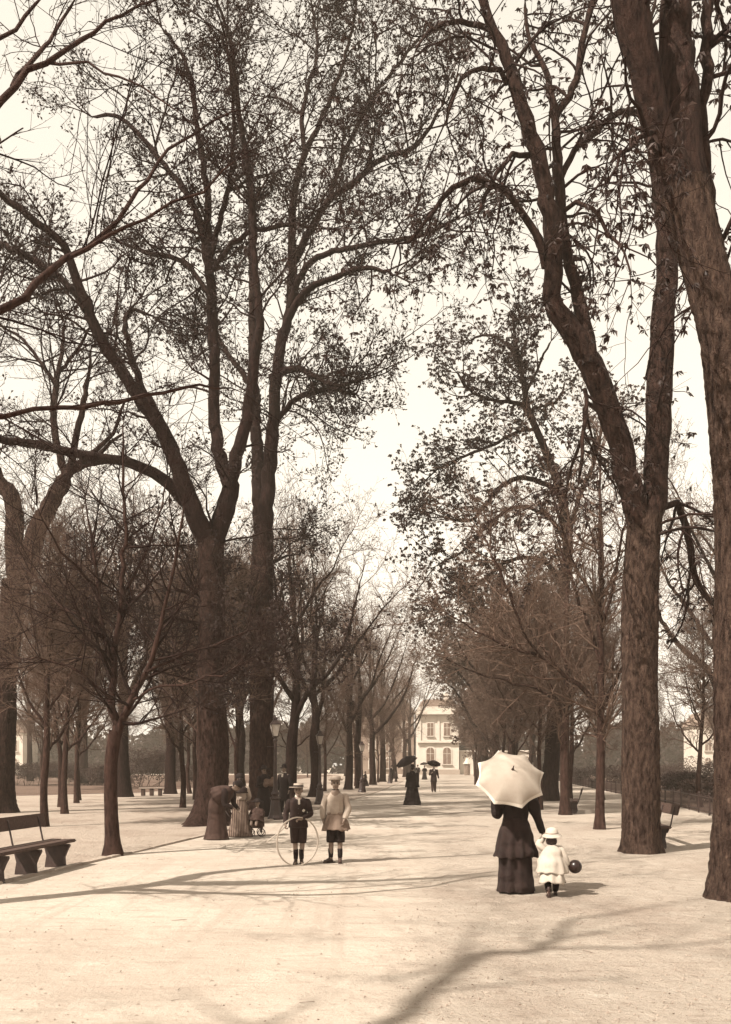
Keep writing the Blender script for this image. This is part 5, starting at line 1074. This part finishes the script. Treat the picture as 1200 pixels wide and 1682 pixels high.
q = gp(697, 1280.5); woman('distant walker in dark dress behind the strolling man', (q.x, q.y, 0), R(10), 1.62, group=g, hands=False, vox=.026); u = umbrella('dark umbrella of the distant walker behind the man', 'umbrellas', .5, .2, .8, 'black', name='umbrella'); aim(u, (q.x - .1, q.y - .1, 2.0), (-.1, -.2, 1), .2)
q = gp(690, 1280); man('distant man in dark coat left of the strolling man', (q.x - .3, q.y, 0), R(-10), 1.7, 'black', 'black', g, vox=.026)
# --- the couple by the lamp
gl = 'group by the large forked tree'
q = gp(433, 1341); woman('woman in black holding a pale bundle beside the nearest lamp post', (q.x, q.y, 0), R(35), 1.6, 'black', 'black', flare=.34, group=gl, hat=[(.2, -.02), (.21, -.005), (.1, .03), (.085, .09), (.04, .12), (.001, .125)], cape=(.95, .26, 'black'),
      arms=[[(-.17, 0, 1.26), (-.23, -.10, 1.06), (-.02, -.27, 1.06)], [(.17, 0, 1.26), (.25, -.08, 1.04), (.10, -.28, 1.12)]])
ln = link('shawl_bundle', None or np_mesh('b', *join([kites(np.random.default_rng(5).normal(0, .001, (2, 3)), np.ones((2, 3)), np.full(2, .01), .3, np.random.default_rng(5))])[0:1] + (np.array([[0, 1, 2]]),)), 'grey')
bb = Fig.__new__(Fig); bb.bm = bmesh.new(); bb.ell((0, 0, 0), (.19, .12, .11), Matrix.Rotation(.5, 4, 'Y')); bb.ell((.13, -.02, .11), (.085, .085, .085)); bb.ell((-.12, -.05, -.05), (.09, .09, .1)); bb.ell((.02, -.09, .0), (.1, .06, .11))
me = bm_mesh('raw', bb.bm); ro = bpy.data.objects.new('raw', me); COL.objects.link(ro); r_ = ro.modifiers.new('r', 'REMESH'); r_.mode = 'VOXEL'; r_.voxel_size = .012; r_.use_smooth_shade = True
ln.data = bpy.data.meshes.new_from_object(ro.evaluated_get(bpy.context.evaluated_depsgraph_get())); ln.data.materials.clear(); ln.data.materials.append(M['grey']); bpy.data.objects.remove(ro)
tag(ln, 'pale wrapped bundle in the arms of the woman by the lamp', 'bundle'); ln.location = (q.x + .20, q.y - .27, 1.10); ln.rotation_euler = (0, 0, R(20))
q = gp(467, 1338.5); man('man in bowler hat and dark coat standing right of the nearest lamp post', (q.x, q.y, 0), R(-30), 1.66, 'black', 'black', gl, coat_z=.5)
# --- the bending woman, the nurse and the child's carriage
q = gp(357, 1379); woman('woman in dark cape bending forward over the child\'s carriage', (q.x, q.y, 0), R(68), 1.60, 'darkgrey', 'dark', cape=(.98, .30, 'darkgrey'), lean=R(58), flare=.27, group=gl, arms=[[(-.17, 0, 1.26), (-.2, -.25, 1.12), (-.12, -.42, 1.22)], [(.17, 0, 1.26), (.2, -.25, 1.12), (.1, -.45, 1.2)]], hat=[(.10, -.02), (.11, .0), (.09, .04), (.06, .075), (.001, .085)])
q = gp(394, 1374); woman('nurse in striped grey skirt and pale bodice, back turned, beside the bending woman', (q.x, q.y, 0), R(196), 1.44, 'stripe', 'light', flare=.33, group=gl, apron='light', cape=(1.14, .22, 'dark'), hat=[(.11, -.03), (.115, -.01), (.10, .05), (.06, .09), (.001, .10)])
c = gp(404, 1373); pr_ = empty('carriage', (c.x + .12, c.y - .1, 0), R(10), 'small low child\'s carriage with spoked wheels', 'carriage')
link('body', rbox((0, 0, .27), (.62, .34, .14), .03), 'wood', pr_); link('seat_back', rbox((.28, 0, .44), (.04, .32, .3), .015, Matrix.Rotation(.2, 3, 'Y')), 'wood', pr_)
link('handle', tube_mesh([(-.28, .0, .3), (-.45, 0, .42), (-.6, 0, .62)], .012, 6), 'iron', pr_)
def torus(Rr, r, n=28, m=6):
    V = [((Rr + r * math.cos(2 * math.pi * j / m)) * math.cos(2 * math.pi * i / n), r * math.sin(2 * math.pi * j / m), (Rr + r * math.cos(2 * math.pi * j / m)) * math.sin(2 * math.pi * i / n)) for i in range(n) for j in range(m)]
    idx = np.arange(n * m).reshape(n, m); a1 = np.roll(idx, -1, 0); return np_mesh('torus', V, np.stack([idx, np.roll(idx, -1, 1), np.roll(a1, -1, 1), a1], -1).reshape(-1, 4))
for x in (-.24, .0, .24):
    for y_ in (-.2, .2):
        wh = link('wheel', torus(.085, .009), 'iron', pr_, (x, y_, .095))
        for k in range(3): link('spoke', tube_mesh([(.083 * math.cos(k * 1.047), 0, .083 * math.sin(k * 1.047)), (-.083 * math.cos(k * 1.047), 0, -.083 * math.sin(k * 1.047))], .004, 4), 'iron', wh)
    link('axle', tube_mesh([(x, -.2, .095), (x, .2, .095)], .008, 5), 'iron', pr_); link('strut', rbox((x, 0, .155), (.05, .1, .12), .006), 'iron', pr_)
def sitter(label, loc, rz, k, dress, hatm, group):
    f = Fig('person', label, loc, rz, group); f.head((0, -.01, .44 * k + .0), .8 * k, 0, 0); f.chain([(0, 0, .05), (0, 0, .17), (0, 0, .28 * k)], [.09 * k, .09 * k, .07 * k]); f.cap((0, 0, .3 * k), (0, 0, .37 * k), .04, .035)
    for e in (-1, 1):
        f.chain([(e * .05, -.02, .06), (e * .06, -.18 * k, .07), (e * .06, -.24 * k, -.06)], [.05, .045, .035]); a = [Vector((e * .1, 0, .27 * k)), Vector((e * .14, -.06, .16)), Vector((e * .07, -.15, .13))]; f.chain(a, [.035, .03, .02]); f.hand(a[2], (-e * .3, -1, 0), (0, 0, -1), .6 * k, .5, -e)
        f.sleeve('sleeve', [a[0], a[0].lerp(a[1], .5), a[1], a[1].lerp(a[2], .9)], [.05, .05, .045, .036], dress)
    f.cloth('dress', [(0, -.06, .0, .17, .22, .06), (0, -.03, .10, .15, .18, .05), (0, 0, .18, .12, .11, .02), (0, 0, .27 * k, .125, .09), (0, 0, .33 * k, .05, .05)], dress, 8, 44)
    f.hairdo(HAIRCAP); f.hat([(.17, -.02), (.175, .0), (.09, .02), (.085, .06), (.04, .085), (.001, .09)], hatm, (0, .0, .05)); f.build(.014); return f
sitter('toddler in dark dress and wide hat riding in the carriage', (c.x + .28, c.y - .12, .34), R(-15), 1.0, 'darkgrey', 'black', gl)
# --- far little figures
q = gp(603, 1300.5)
def far_child(label, p, rz, group):
    f = woman(label, (p.x, p.y, 0), rz, 1.05, 'dark', 'dark', flare=.24, group=group, hands=False, vox=.016, face=False); return f
far_child('small child in dark clothes by the foot of the third lamp', gp(597, 1301.5), R(20), 'far figures at the left row')
p = gp(612, 1291); woman('figure in black sitting low at the foot of a tree past the third lamp', (p.x - .6, p.y, 0), R(60), 1.15, flare=.45, group='far figures at the left row', hands=False, vox=.024, face=False)
p = gp(643, 1284); man('distant man in dark clothes by the fourth lamp', (p.x, p.y, 0), R(40), 1.65, 'black', 'black', 'far figures at the left row', vox=.026)
far_child('distant child right of the fourth lamp', gp(650, 1284), R(-20), 'far figures at the left row')
p = gp(109, 1287); woman('distant woman in dark dress and pale apron on the far left lawn', (p.x, p.y, 0), R(30), 1.62, 'light', 'black', group='far figures at the left row', hands=False, vox=.026, face=False)

# ------------------------------------------------------------------ the hazy air
hz = bpy.data.meshes.new('haze'); bm = bmesh.new(); box(bm, (0, 100, 14.5), (260, 330, 31)); bm.to_mesh(hz); bm.free()
hm = bpy.data.materials.new('haze'); hm.use_nodes = True; hm.node_tree.nodes.clear()
pv = hm.node_tree.nodes.new('ShaderNodeVolumePrincipled'); pv.inputs['Density'].default_value = .0008; pv.inputs['Color'].default_value = (1, .84, .68, 1); pv.inputs['Anisotropy'].default_value = 0
ho = hm.node_tree.nodes.new('ShaderNodeOutputMaterial'); hm.node_tree.links.new(pv.outputs[0], ho.inputs['Volume'])
h = link('haze', hz, hm); h['kind'] = 'stuff'
